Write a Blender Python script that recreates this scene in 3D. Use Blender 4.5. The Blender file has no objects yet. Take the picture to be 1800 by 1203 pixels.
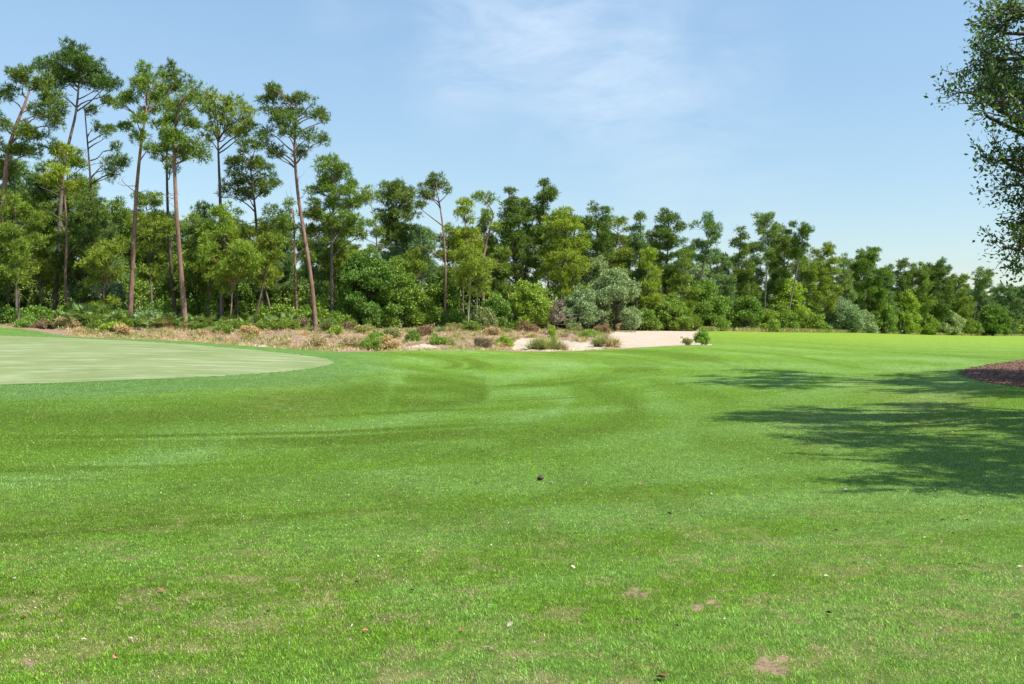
import bpy, math, random
import numpy as np
random.seed(7)
RNG = np.random.default_rng(11)
R = math.radians
sc = bpy.context.scene
C = sc.collection

# ------------------------------------------------------------------ camera, sky, sun, exposure
F, CX, HY, EYE = 1750.0, 900.0, 588.0, 1.7          # focal length / horizon in pixels of the photo, eye height
cam = bpy.data.cameras.new('camera'); camo = bpy.data.objects.new('camera', cam); C.objects.link(camo)
cam.sensor_width = 36; cam.lens = 35; cam.clip_end = 6000; cam.clip_start = 0.1
camo.location = (0, 0, EYE); camo.rotation_euler = (R(90) - math.atan((601.5 - HY) / F), 0, 0)
sc.camera = camo
SUN_AZ, SUN_EL = 115.0, 57.0                         # azimuth clockwise from +Y (the view direction)
sd = bpy.data.lights.new('sun', 'SUN'); sd.energy = 5.0; sd.angle = R(0.5); sd.color = (1.0, 0.95, 0.86)
so = bpy.data.objects.new('sun', sd); C.objects.link(so)
so.rotation_euler = (R(90 - SUN_EL), 0, -R(SUN_AZ) + math.pi); so.location = (60, -30, 80)
sc.view_settings.view_transform = 'Standard'; sc.view_settings.look = 'None'
sc.view_settings.exposure = 0.66; sc.view_settings.gamma = 1.0

w = bpy.data.worlds.new("World"); sc.world = w; w.use_nodes = True
NT = w.node_tree; NT.nodes.clear()
def wn(t, **k):
    n = NT.nodes.new(t)
    for a, b in k.items(): setattr(n, a, b)
    return n
sky = wn('ShaderNodeTexSky', sky_type='NISHITA'); sky.sun_disc = False
sky.sun_elevation = R(SUN_EL); sky.sun_rotation = R(SUN_AZ); sky.air_density = 1.0; sky.dust_density = 0.25; sky.ozone_density = 1.4
tc = wn('ShaderNodeTexCoord')
def vdir(px, py):
    v = np.array([(px - CX) / F, 1, (HY - py) / F]); return tuple(v / np.linalg.norm(v))
def wmath(op, a, b=None, clamp=False):
    n = wn('ShaderNodeMath', operation=op); n.use_clamp = clamp
    for i, v in enumerate((a, b)):
        if v is None: continue
        if isinstance(v, (int, float)): n.inputs[i].default_value = v
        else: NT.links.new(v, n.inputs[i])
    return n.outputs[0]
def blob(px, py, rad):
    d = wn('ShaderNodeVectorMath', operation='DISTANCE'); NT.links.new(tc.outputs['Generated'], d.inputs[0])
    d.inputs[1].default_value = vdir(px, py)
    m = wn('ShaderNodeMapRange', interpolation_type='SMOOTHERSTEP'); m.inputs['From Min'].default_value = rad; m.inputs['From Max'].default_value = 0
    NT.links.new(d.outputs['Value'], m.inputs['Value']); return m.outputs[0]
mask = None
for (bx, by, br, bs) in [(840, 85, .12, .8), (960, 60, .14, .9), (1070, 150, .15, .85), (1180, 240, .15, .55), (1290, 300, .13, .3), (1100, 15, .12, .5), (620, 30, .07, .35), (1290, 110, .08, .35)]:
    b = wmath('MULTIPLY', blob(bx, by, br), bs)
    mask = b if mask is None else wmath('MAXIMUM', mask, b)
mp = wn('ShaderNodeMapping'); mp.inputs['Rotation'].default_value = (0, R(24), 0); mp.inputs['Scale'].default_value = (2.6, 1.5, 8)
NT.links.new(tc.outputs['Generated'], mp.inputs['Vector'])
nz = wn('ShaderNodeTexNoise'); nz.inputs['Scale'].default_value = 2.6; nz.inputs['Detail'].default_value = 9; nz.inputs['Roughness'].default_value = .62; nz.inputs['Distortion'].default_value = .35
NT.links.new(mp.outputs[0], nz.inputs['Vector'])
mr = wn('ShaderNodeMapRange'); mr.inputs['From Min'].default_value = .34; mr.inputs['From Max'].default_value = .74
NT.links.new(nz.outputs['Fac'], mr.inputs['Value'])
cl = wmath('MULTIPLY', mask, mr.outputs[0]); cl = wmath('MULTIPLY', cl, .58)
veil = wn('ShaderNodeTexNoise'); veil.inputs['Scale'].default_value = 1.3; veil.inputs['Detail'].default_value = 6
NT.links.new(mp.outputs[0], veil.inputs['Vector'])
cl = wmath('ADD', cl, wmath('MULTIPLY', veil.outputs['Fac'], .08), True)
hs = wn('ShaderNodeHueSaturation'); hs.inputs['Hue'].default_value = .490; hs.inputs['Saturation'].default_value = 1.0; hs.inputs['Value'].default_value = 1.38
NT.links.new(sky.outputs[0], hs.inputs['Color'])
mx = wn('ShaderNodeMix', data_type='RGBA'); NT.links.new(cl, mx.inputs[0]); NT.links.new(hs.outputs[0], mx.inputs[6]); mx.inputs[7].default_value = (8.0, 8.8, 9.7, 1)
sx = wn('ShaderNodeSeparateXYZ'); NT.links.new(tc.outputs['Generated'], sx.inputs[0])
hm_ = wn('ShaderNodeMapRange'); NT.links.new(sx.outputs['Z'], hm_.inputs['Value'])
for k_, v_ in (('From Min', .04), ('From Max', .34), ('To Min', .74), ('To Max', 1.05)): hm_.inputs[k_].default_value = v_
vm = wn('ShaderNodeVectorMath', operation='SCALE'); NT.links.new(mx.outputs[2], vm.inputs[0]); NT.links.new(hm_.outputs[0], vm.inputs['Scale'])
bg = wn('ShaderNodeBackground'); bg.inputs['Strength'].default_value = 0.084
NT.links.new(vm.outputs[0], bg.inputs['Color'])
wo = wn('ShaderNodeOutputWorld'); NT.links.new(bg.outputs[0], wo.inputs['Surface'])

# ------------------------------------------------------------------ helpers
def tag(o, label=None, cat=None, group=None, kind=None):
    for k, v in (('label', label), ('category', cat), ('group', group), ('kind', kind)):
        if v: o[k] = v
    return o
def empty(name, loc):
    o = bpy.data.objects.new(name, None); C.objects.link(o); o.location = loc; o.empty_display_size = .3; return o
def mesh_obj(name, V, Fc, mat, parent=None, smooth=False, attrs=None, fcolor=None):
    """V (n,3), Fc (m,k) with one face size, or a list of such arrays"""
    V = np.asarray(V, dtype=np.float32)
    if isinstance(Fc, np.ndarray): Fc = [Fc]
    me = bpy.data.meshes.new(name)
    me.vertices.add(len(V)); me.vertices.foreach_set('co', V.ravel())
    loops = np.concatenate([f.ravel() for f in Fc]).astype(np.int32)
    tot = np.concatenate([np.full(len(f), f.shape[1]) for f in Fc]).astype(np.int32)
    st = np.concatenate([[0], np.cumsum(tot)[:-1]]).astype(np.int32)
    me.loops.add(len(loops)); me.loops.foreach_set('vertex_index', loops)
    me.polygons.add(len(tot)); me.polygons.foreach_set('loop_start', st)
    try: me.polygons.foreach_set('loop_total', tot)
    except Exception: pass
    me.update(calc_edges=True)
    if smooth: me.polygons.foreach_set('use_smooth', np.ones(len(tot), dtype=bool))
    for k, a in (attrs or {}).items():
        a = np.asarray(a, dtype=np.float32)
        if a.ndim == 1:
            at = me.attributes.new(k, 'FLOAT', 'POINT'); at.data.foreach_set('value', a)
        else:
            at = me.color_attributes.new(k, 'FLOAT_COLOR', 'POINT')
            if a.shape[1] == 3: a = np.hstack([a, np.ones((len(a), 1), dtype=np.float32)])
            at.data.foreach_set('color', a.ravel())
    me.materials.append(mat)
    o = bpy.data.objects.new(name, me); C.objects.link(o)
    if parent: o.parent = parent
    return o

def _h(ix, iy, s):
    n = (ix * 374761393 + iy * 668265263 + s * 974634777) & 0xffffffff
    n = ((n ^ (n >> 13)) * 1274126177) & 0xffffffff
    return ((n ^ (n >> 16)) & 0xffff) / 65535.0
def vnoise(x, y, s=0):
    x = np.asarray(x, float); y = np.asarray(y, float)
    ix = np.floor(x).astype(np.int64); iy = np.floor(y).astype(np.int64); fx = x - ix; fy = y - iy
    fx = fx * fx * (3 - 2 * fx); fy = fy * fy * (3 - 2 * fy)
    return (_h(ix, iy, s) * (1 - fx) + _h(ix + 1, iy, s) * fx) * (1 - fy) + (_h(ix, iy + 1, s) * (1 - fx) + _h(ix + 1, iy + 1, s) * fx) * fy
def fbm(x, y, s=0, o=4, g=.5):
    t = 0; a = 1; n = 0
    for k in range(o):
        t = t + a * vnoise(x * 2 ** k, y * 2 ** k, s + k * 17); n += a; a *= g
    return t / n
def sstep(a, b, x):
    t = np.clip((x - a) / (b - a), 0, 1); return t * t * (3 - 2 * t)

# ------------------------------------------------------------------ terrain
PROF = {
 -500: [(12,0),(20,0),(25,.12),(30,.2),(40,.85),(50,1.45),(56,1.7),(62,2.3),(70,2.6),(140,3)],
 0:    [(12,0),(20,0),(25,.12),(30,.21),(40,.85),(50,1.45),(56,1.65),(62,2.25),(70,2.45),(140,2.9)],
 150:  [(12,0),(20,0),(25,.12),(30.5,.27),(40,.85),(50,1.42),(55,1.55),(58,1.55),(63,2.0),(68,2.3),(140,2.9)],
 300:  [(12,0),(20,0),(26,.12),(31,.34),(40,.86),(50,1.36),(54,1.43),(57,1.3),(60,1.6),(66,2.1),(75,2.3),(140,2.8)],
 450:  [(12,0),(22,0),(29,.1),(34,.42),(45,.95),(52,1.1),(55.5,.98),(60,1.3),(67,2.0),(80,2.3),(140,2.7)],
 600:  [(12,0),(28,0),(34,.3),(38,.55),(46,.72),(52,.76),(56,.68),(58,.8),(62,1.3),(69,2.05),(80,2.3),(140,2.7)],
 700:  [(12,0),(30,.1),(36,.35),(42,.36),(48,.52),(54,.86),(58,.76),(61,.86),(65,1.3),(72,1.95),(80,2.2),(140,2.6)],
 800:  [(12,0),(26,.05),(31,.04),(36,.1),(44,.3),(50,.6),(56,.87),(60,.8),(63,.92),(68,1.4),(76,2.0),(85,2.2),(140,2.6)],
 950:  [(12,0),(30,0),(40,.2),(50,.5),(58,.69),(61,.58),(66,.76),(74,1.15),(78,1.6),(84,2.12),(95,2.3),(140,2.5)],
 1060: [(12,0),(30,0),(40,.2),(50,.55),(59,.83),(62,.7),(66,.8),(74,1.3),(80,1.7),(88,2.0),(100,2.2),(140,2.4)],
 1160: [(12,0),(30,0),(40,.25),(52,.7),(62,1.0),(65,.88),(75,1.2),(88,1.75),(94,1.98),(105,2.15),(140,2.3)],
 1230: [(12,0),(30,0),(40,.3),(52,.75),(62,1.09),(66,1.08),(75,1.4),(85,1.7),(95,2.0),(110,2.1),(140,2.3)],
 1350: [(12,0),(30,0),(45,.5),(70,1.2),(100,1.9),(118,2.0),(135,2.1),(170,2.2)],
 1500: [(12,0),(30,0),(45,.4),(70,.95),(100,1.5),(140,1.98),(160,2.05),(200,2.1)],
 1650: [(12,0),(30,.1),(45,.5),(70,.8),(100,1.1),(150,1.42),(190,1.6),(240,1.7)],
 1800: [(12,0),(30,.2),(45,.5),(70,.75),(100,.85),(150,1.0),(230,1.25),(300,1.3)],
 2400: [(12,0),(30,.3),(45,.55),(70,.75),(100,.85),(150,1.0),(230,1.2),(300,1.3)]}
_px = np.arange(-600, 2401, 20.0); _ly = np.linspace(math.log(8), math.log(2500), 440)
_k = sorted(PROF)
_cols = np.array([np.interp(np.exp(_ly), [8] + [p[0] for p in PROF[k]], [0] + [p[1] for p in PROF[k]]) for k in _k])
TZ = np.array([np.interp(_px, _k, _cols[:, j]) for j in range(len(_ly))]).T
def gsm(a, sig, ax):
    r = int(3 * sig); kx = np.exp(-np.arange(-r, r + 1) ** 2 / (2 * sig * sig)); kx /= kx.sum()
    ap = np.concatenate([np.repeat(a.take([0], ax), r, ax), a, np.repeat(a.take([-1], ax), r, ax)], ax)
    return np.apply_along_axis(lambda v: np.convolve(v, kx, 'valid'), ax, ap)
TZ = gsm(gsm(TZ, 1.4, 1), 2.0, 0)
CL = 40.0
def polar(X, Y):
    X = np.asarray(X, float); Y = np.asarray(Y, float)
    r = np.hypot(X, Y); a = np.arctan2(X, Y); ac = np.clip(a, -R(CL), R(CL))
    return CX + F * np.tan(ac), r * np.cos(ac)
_EX = [-600, 0, 60, 120, 200, 300, 450, 600, 700, 800, 950, 1060, 1160, 1222, 1240, 1300, 1400, 1500, 1600, 1700, 1800, 2400]
_EY = [61, 61.5, 60.5, 57.5, 55, 54.2, 52.5, 52.8, 54.6, 56.6, 58.6, 59.6, 62.6, 63, 97, 108, 121, 140, 168, 198, 236, 260]
def edge_y(px): return np.interp(px, _EX, _EY)          # where the mown turf ends
_BX = [-600, 0, 300, 600, 750, 950, 1160, 1230, 1300, 1400, 1500, 1600, 1700, 1800, 2400]
_BY = [64, 65, 67, 71, 77, 86, 97, 103, 112, 125, 146, 175, 206, 250, 290]
def base_y(px): return float(np.interp(px, _BX, _BY))     # where the wood begins
def hz(X, Y):
    px, d = polar(X, Y)
    u = np.clip((px + 600) / 20, 0, len(_px) - 1.001); v = np.clip((np.log(np.maximum(d, 8.01)) - _ly[0]) / (_ly[1] - _ly[0]), 0, len(_ly) - 1.001)
    i = u.astype(int); j = v.astype(int); fu = u - i; fv = v - j
    z = (TZ[i, j] * (1 - fv) + TZ[i, j + 1] * fv) * (1 - fu) + (TZ[i + 1, j] * (1 - fv) + TZ[i + 1, j + 1] * fv) * fu
    amp = sstep(5, 30, d)
    z = z + .05 * amp * (fbm(np.asarray(X) / 7, np.asarray(Y) / 7, 3, 2) - .5)
    scr = sstep(0, 3, d - edge_y(px)) * (1 - sstep(0, 6, d - np.interp(px, _BX, _BY))) * (px < 1080)
    z = z + scr * .55 * (fbm(np.asarray(X) / 1.5, np.asarray(Y) / 1.5, 9, 4, .6) - .5)
    return z
def gz(X, Y): return float(hz(np.array([X]), np.array([Y]))[0])
def P(px, py, Y): return np.array([(px - CX) / F * Y, Y, EYE + (HY - py) / F * Y])
def on_ground(px, py):
    Y = EYE * F / max(py - HY, 3)
    for _ in range(30):
        z = gz((px - CX) / F * Y, Y); Y = .5 * Y + .5 * F * (EYE - z) / max(py - HY, 3)
    return (px - CX) / F * Y, Y, gz((px - CX) / F * Y, Y)

def in_poly(x, y, poly):
    c = np.zeros(np.shape(x), bool); n = len(poly)
    for i in range(n):
        x1, y1 = poly[i]; x2, y2 = poly[(i + 1) % n]
        if y1 == y2: continue
        c ^= ((y1 > y) != (y2 > y)) & (x < (x2 - x1) * (y - y1) / (y2 - y1) + x1)
    return c
def line_d(x, y, pts):
    d = np.full(np.shape(x), 1e9)
    for (x1, y1), (x2, y2) in zip(pts[:-1], pts[1:]):
        L = (x2 - x1) ** 2 + (y2 - y1) ** 2
        t = np.clip(((x - x1) * (x2 - x1) + (y - y1) * (y2 - y1)) / L, 0, 1)
        d = np.minimum(d, np.hypot(x - x1 - t * (x2 - x1), (y - y1 - t * (y2 - y1))))
    return d
GREEN = [(-900, 690), (-300, 684), (0, 676.5), (150, 672), (300, 665.5), (420, 659.5), (500, 653.5), (550, 648), (580, 641), (588, 637), (575, 631), (530, 624.5), (440, 615), (340, 606.5), (220, 599), (100, 593.5), (0, 590.5), (-900, 586)]
# mowing and wear marks, plus a hollow's shade painted as darker turf in DEEP: (points in photo pixels, half width, amount); they are laid on the turf where those pixels meet it
PALE = [([(0, 848), (110, 838), (210, 820), (300, 800), (380, 782)], 20, .8), ([(250, 790), (300, 755), (450, 775), (600, 765)], 22, .55),
        ([(560, 765), (700, 742), (800, 718), (860, 690), (900, 672)], 17, .6), ([(640, 640), (690, 648), (728, 658), (700, 666), (620, 672)], 9, .8),
        ([(700, 632), (790, 645), (880, 662), (930, 678)], 8, .55), ([(860, 680), (960, 688), (1000, 700), (980, 722), (900, 745), (820, 760)], 12, .75),
        ([(1010, 640), (1150, 646), (1300, 652), (1500, 655), (1700, 648)], 4, .5), ([(900, 640), (1050, 655), (1200, 668), (1300, 680)], 6, .5),
        ([(950, 628), (1150, 636), (1350, 640)], 3.5, .4), ([(600, 805), (750, 770), (860, 748)], 10, .45), ([(1150, 700), (1210, 735), (1180, 790), (1050, 830), (900, 860)], 22, .5),
        ([(400, 960), (640, 900), (900, 950), (1100, 1010)], 40, .3), ([(1240, 960), (1500, 985), (1800, 960)], 30, .35), ([(1330, 850), (1420, 900), (1640, 905)], 26, .35),
        ([(0, 690), (200, 692), (420, 690), (560, 678)], 7, .45), ([(1180, 660), (1330, 668), (1480, 735), (1520, 760)], 10, .4), ([(700, 1050), (820, 1080), (900, 1120)], 45, .4)]
DEEP = [([(700, 688), (780, 686), (835, 690)], 9, 1.0), ([(0, 735), (180, 735), (400, 725), (560, 705), (660, 690)], 24, .9), ([(720, 668), (790, 672), (850, 684), (845, 700), (770, 712), (690, 706)], 10, 1.0),
        ([(1020, 680), (1110, 705), (1120, 730), (1040, 760), (900, 780)], 14, .7), ([(560, 790), (700, 790), (850, 800)], 14, .5), ([(1240, 775), (1330, 790), (1430, 800)], 20, .4),
        ([(300, 865), (500, 840), (700, 870)], 22, .4), ([(0, 930), (200, 910), (350, 900)], 26, .5), ([(700, 900), (900, 930), (1000, 960)], 30, .4), ([(630, 636), (740, 650), (850, 668)], 4, .6),
        ([(1150, 676), (1230, 690), (1290, 705)], 8, .5), ([(1000, 860), (1200, 880)], 30, .35)]
STRAW = [((1115, 1045), 22, .7), ((1235, 1072), 26, .7), ((1345, 1178), 40, .8), ((55, 1165), 60, .6), ((1108, 1150), 40, .4), ((30, 1000), 60, .35), ((120, 1120), 60, .6), ((320, 1150), 70, .7), ((545, 1060), 90, .55),
         ((1500, 1060), 90, .55), ((1600, 1150), 110, .6), ((1560, 695), 40, .35), ((1420, 745), 45, .3), ((790, 1195), 70, .5), ((1700, 1050), 70, .6), ((960, 640), 30, .2), ((500, 712), 50, .35), ((1640, 712), 50, .7), ((1470, 770), 30, .5), ((870, 1130), 50, .3)]
BARE = [(1112, 1041, 11), (1132, 1047, 8), (1225, 1070, 10), (1252, 1060, 7), (1345, 1170, 17), (1372, 1180, 13), (48, 1168, 11), (1375, 1160, 9), (1262, 1068, 6)]
def turf_attrs(X, Y, Z):
    X = np.asarray(X, float); Y = np.asarray(Y, float)
    px, d = polar(X, Y); py = HY + F * (EYE - Z) / np.maximum(d, .5)
    wv = 18 * (fbm(X / 3, Y / 3, 21, 3) - .5)
    wob = (fbm(X / 1.2, Y / 1.2, 5, 3) - .5)
    n1 = fbm(X / 5 + 3, Y / 5, 31, 4, .6); n2 = fbm(X / 1.1, Y / 1.1, 41, 4, .65)
    gx, gy = -13.0, 44.0; rr = np.hypot((X - gx), (Y - gy) * .95); th = np.arctan2(X - gx, gy - Y)
    w1 = 2.2 * (fbm(X / 9, Y / 9, 12, 3) - .5)
    fl1 = fbm((rr + w1) / 2.3, th * rr / 26, 23, 3, .55); fl2 = fbm((rr + w1) / .5, th * rr / 9, 27, 3, .6)
    flow = .72 * fl1 + .28 * fl2
    pale = .8 * sstep(.43, .64, flow) * (.35 + .65 * sstep(.35, .65, n1)) + .2 * sstep(.5, .75, n2)
    deep = 1.0 * sstep(.48, .33, flow) * (.4 + .6 * sstep(.6, .4, n1)); straw = np.zeros_like(px)
    vis = (px > -700) & (px < 2400) & (Y > 2)
    for pts, wd, am in PALE:
        dd = line_d(px, (py + wv * wd / 25) * 1.0, pts); pale = np.maximum(pale, am * (.95 + .6 * n2) * np.exp(-(dd / wd) ** 2) * vis)
    for pts, wd, am in DEEP:
        dd = line_d(px, py + wv * wd / 25, pts); deep = np.maximum(deep, am * np.exp(-(dd / (wd * 1.1)) ** 2) * vis)
    for (sx, sy), wd, am in STRAW:
        dd = np.hypot((px - sx) * .55, (py - sy) * 1.2) + 20 * wob * wd / 50; straw = np.maximum(straw, .8 * am * np.exp(-(dd / wd) ** 2) * vis * sstep(.35, .75, fbm(X / .25, Y / .25, 57, 4, .7)) * 1.3)
    near = sstep(12, 5.5, d)
    bare = np.zeros_like(px)
    for sx, sy, wd in BARE: bare = np.maximum(bare, np.exp(-(np.hypot((px - sx) * .6, py - sy) / wd) ** 2) * vis)
    bare = sstep(.45, .75, bare * (.0 + 1.9 * fbm(X / .06, Y / .06, 71, 4, .75)))
    straw = np.maximum(straw, near * .75 * sstep(.47, .72, fbm(X / .3, Y / .3, 51, 5, .75)))
    # mowing stripes that wrap round the green and run along the fairway
    st = np.sin(rr * 2 * math.pi / 3.6 + 1.5 * n1) * sstep(9, 15, rr) * sstep(60, 30, rr) * sstep(14, 24, d)
    pale = np.clip(pale * (1 - .75 * deep) + .16 * st, 0, 1)
    far = sstep(42, 100, d) * sstep(600, 900, px)
    fs = np.sin((Y + .35 * X) * 2 * math.pi / 9 + 2 * n1) * sstep(26, 45, d)
    pale = np.clip(pale + .28 * fs * (px > 700), 0, 1)
    return px, py, d, pale, deep, np.clip(straw, 0, 1), far, bare

def collar_of(px, py, d, X, Y):
    ins = in_poly(px, py, GREEN) & (d < 58)
    dist = np.where(ins, 0, line_d(px, py * 3.0, [(a, b * 3.0) for a, b in GREEN])) + 30 * (fbm(X / 2.2, Y / 2.2, 140, 3) - .5)
    right = sstep(520, 720, px)
    return sstep(95 + 45 * right, 55, dist) * (d < 60) * (d > 22) * (.85 - .3 * right)
ang = np.concatenate([np.linspace(-180, -50, 40)[:-1], np.linspace(-50, -33, 40)[:-1], np.linspace(-33, 33, 1080)[:-1], np.linspace(33, 50, 40)[:-1], np.linspace(50, 180, 40)])
rad = np.concatenate([[.02, .6, 1.2, 2, 2.8], np.exp(np.linspace(math.log(3.5), math.log(330), 520)), [380, 450, 560, 750, 1100, 1700, 2600]])
A_, R_ = np.meshgrid(np.radians(ang), rad, indexing='ij')
GX = (R_ * np.sin(A_)); GY = (R_ * np.cos(A_)); GZ = hz(GX, GY)
na, nr = GX.shape
idx = np.arange(na * nr).reshape(na, nr)
quads = np.stack([idx[:-1, :-1], idx[:-1, 1:], idx[1:, 1:], idx[1:, :-1]], -1).reshape(-1, 4)
V = np.stack([GX.ravel(), GY.ravel(), GZ.ravel()], -1)
px, py, dd_, pale, deep, straw, far, bare = turf_attrs(V[:, 0], V[:, 1], V[:, 2])
vis = (px > -900) & (px < 2400) & (V[:, 1] > 5)
edge = dd_ - (edge_y(px) + (1.6 + 5 * sstep(90, 120, dd_)) * (fbm(V[:, 0] / 1.5, V[:, 1] / 1.5, 61, 4) - .5))
scrub = sstep(-.15, .15, edge)
floor = sstep(-3.5, .5, dd_ - np.interp(px, _BX, _BY) - 3 * (fbm(V[:, 0] / 2, V[:, 1] / 2, 66) - .5) )
collar = collar_of(px, py, dd_, V[:, 0], V[:, 1]) * vis

# ------------------------------------------------------------------ materials
class M:
    def __init__(s, name, rough=.8):
        s.m = bpy.data.materials.new(name); s.m.use_nodes = True; s.t = s.m.node_tree; s.b = s.t.nodes['Principled BSDF']
        s.b.inputs['Roughness'].default_value = rough; s.out = s.t.nodes['Material Output']
        s.b.inputs['Specular IOR Level'].default_value = .25
    def n(s, t, **k):
        n = s.t.nodes.new(t)
        for a, b in k.items(): setattr(n, a, b)
        return n
    def l(s, a, b): s.t.links.new(a, b)
    def attr(s, name): n = s.n('ShaderNodeAttribute'); n.attribute_name = name; return n
    def noise(s, scale, detail=4, rough=.55, stretch=None, coord='Object'):
        c = s.n('ShaderNodeTexCoord'); n = s.n('ShaderNodeTexNoise'); n.inputs['Scale'].default_value = scale; n.inputs['Detail'].default_value = detail; n.inputs['Roughness'].default_value = rough
        if stretch:
            mp = s.n('ShaderNodeMapping'); mp.inputs['Scale'].default_value = stretch; s.l(c.outputs[coord], mp.inputs[0]); s.l(mp.outputs[0], n.inputs['Vector'])
        else: s.l(c.outputs[coord], n.inputs['Vector'])
        return n.outputs['Fac']
    def rng(s, v, a, b, c=0, d=1):
        m = s.n('ShaderNodeMapRange'); s.l(v, m.inputs['Value'])
        for i, x in zip(('From Min', 'From Max', 'To Min', 'To Max'), (a, b, c, d)): m.inputs[i].default_value = x
        return m.outputs[0]
    def mix(s, f, a, b, mode='MIX'):
        m = s.n('ShaderNodeMix', data_type='RGBA', blend_type=mode)
        for i, v in ((0, f), (6, a), (7, b)):
            if isinstance(v, (int, float)): m.inputs[i].default_value = v
            elif isinstance(v, tuple): m.inputs[i].default_value = v + (1,) * (4 - len(v))
            else: s.l(v, m.inputs[i])
        return m.outputs[2]
    def bump(s, h, strength=.5, dist=.02):
        b = s.n('ShaderNodeBump'); b.inputs['Strength'].default_value = strength; b.inputs['Distance'].default_value = dist; s.l(h, b.inputs['Height']); s.l(b.outputs[0], s.b.inputs['Normal'])

T_BASE, T_PALE, T_DEEP, T_STRAW, T_FAR, T_COLL = (.112, .222, .009), (.165, .295, .066), (.078, .150, .002), (.36, .31, .13), (.185, .295, .020), (.100, .205, .050)
g = M('turf_and_scrub_ground', .75); g.b.inputs['Specular IOR Level'].default_value = .15
c = g.mix(g.attr('pale').outputs['Fac'], T_BASE, T_PALE)
c = g.mix(g.attr('deep').outputs['Fac'], c, T_DEEP)
c = g.mix(g.attr('far').outputs['Fac'], c, T_FAR)
c = g.mix(g.attr('collar').outputs['Fac'], c, T_COLL)
c = g.mix(g.attr('straw').outputs['Fac'], c, T_STRAW)
f1 = g.noise(42, 5, .75); f2 = g.noise(7, 6, .75); f4 = g.noise(2.2, 5, .7, (1, .55, 1)); f3 = g.noise(1.1, 4, .6)
c = g.mix(g.rng(f3, .35, .7, 0, .35), c, (.12, .17, .02))
c = g.mix(g.attr('bare').outputs['Fac'], c, (.33, .235, .145)); sp = g.rng(f1, .3, .72, .45, 1.6); c = g.mix(1.0, c, sp, 'MULTIPLY')
c = g.mix(g.rng(g.attr('gap_shade').outputs['Fac'], 0, 1, 0, .35), c, (.045, .075, .012)); c = g.mix(1.0, c, g.rng(f2, .3, .7, .6, 1.42), 'MULTIPLY'); c = g.mix(1.0, c, g.rng(f4, .3, .7, .8, 1.2), 'MULTIPLY')  # first mix paints shade into the ground in gaps between near blades
c = g.mix(g.rng(g.noise(26, 3, .8), .66, .8, 0, .55), c, (.38, .42, .2))
sa = g.noise(2.2, 6, .65); sb = g.noise(14, 5, .7)
sc_c = g.mix(g.rng(sa, .35, .62), (.26, .155, .115), (.37, .26, .20))
sc_c = g.mix(g.rng(sb, .45, .68), sc_c, (.15, .10, .075))
sc_c = g.mix(g.rng(g.noise(.9, 5, .6), .62, .74), sc_c, (.46, .39, .31))
sc_c = g.mix(g.rng(g.noise(5, 4, .6), .56, .7, 0, .8), sc_c, (.17, .19, .06))
c = g.mix(g.attr('scrub').outputs['Fac'], c, sc_c)
fl_c = g.mix(g.rng(sa, .4, .65), (.10, .065, .04), (.2, .15, .09)); fl_c = g.mix(g.rng(g.noise(1.5, 5), .5, .65), fl_c, (.07, .10, .03))
c = g.mix(g.attr('floor').outputs['Fac'], c, fl_c)
g.l(c, g.b.inputs['Base Color']); g.bump(g.noise(60, 4, .8), .9, .03)
turf_mat = g.m

ground = mesh_obj('ground', V, quads, turf_mat, smooth=True, attrs=dict(gap_shade=sstep(44, 16, dd_) * (1 - bare), bare=bare, pale=pale, deep=deep, straw=straw, far=far, scrub=scrub, floor=floor, collar=collar * (1 - scrub)))
tag(ground, kind='structure')
SMAX = V.copy()
qc = V[quads].mean(1); qpx, qd = polar(qc[:, 0], qc[:, 1]); qpy = HY + F * (EYE - qc[:, 2]) / np.maximum(qd, .5)
def sheet(name, sel, mat, lift=.005, smooth=True, attrs_fn=None):
    q = quads[sel]; u, inv = np.unique(q, return_inverse=True); inv = inv.reshape(q.shape)
    v = V[u].copy(); v[:, 2] += lift
    o = mesh_obj(name, v, inv, mat, smooth=smooth, attrs=attrs_fn(v) if attrs_fn else None); tag(o, kind='structure'); return o
g = M('putting_green_turf', .7); g.b.inputs['Specular IOR Level'].default_value = .15
c = g.mix(g.rng(g.noise(.32, 5, .6), .35, .65), (.168, .214, .08), (.205, .25, .108))
# irregular drifts of top-dressing, drawn out along the slope
s1 = g.noise(1.0, 8, .72, (.3, 1.6, 1)); c = g.mix(g.rng(s1, .50, .62, 0, .85), c, (.32, .355, .205))
s2 = g.noise(.9, 6, .65, (.4, 1.1, 1)); c = g.mix(g.rng(s2, .5, .72, 0, .5), c, (.125, .19, .06))
c = g.mix(1.0, c, g.rng(g.noise(45, 4, .7), .3, .7, .86, 1.14), 'MULTIPLY')
g.l(c, g.b.inputs['Base Color']); g.bump(g.noise(80, 3), .3, .01)
sheet('putting_green', in_poly(qpx, qpy, GREEN) & (qd < 57.5) & (qd > 20), g.m)
g = M('bunker_sand', .9)
c = g.mix(g.rng(g.noise(.5, 5, .6), .3, .7), (.42, .345, .258), (.48, .40, .31)); c = g.mix(1.0, c, g.rng(g.noise(6, 5, .7), .3, .7, .93, 1.05), 'MULTIPLY')
g.l(c, g.b.inputs['Base Color']); g.bump(g.noise(3.2, 5, .65), .9, .16)
sand = g.m
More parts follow.
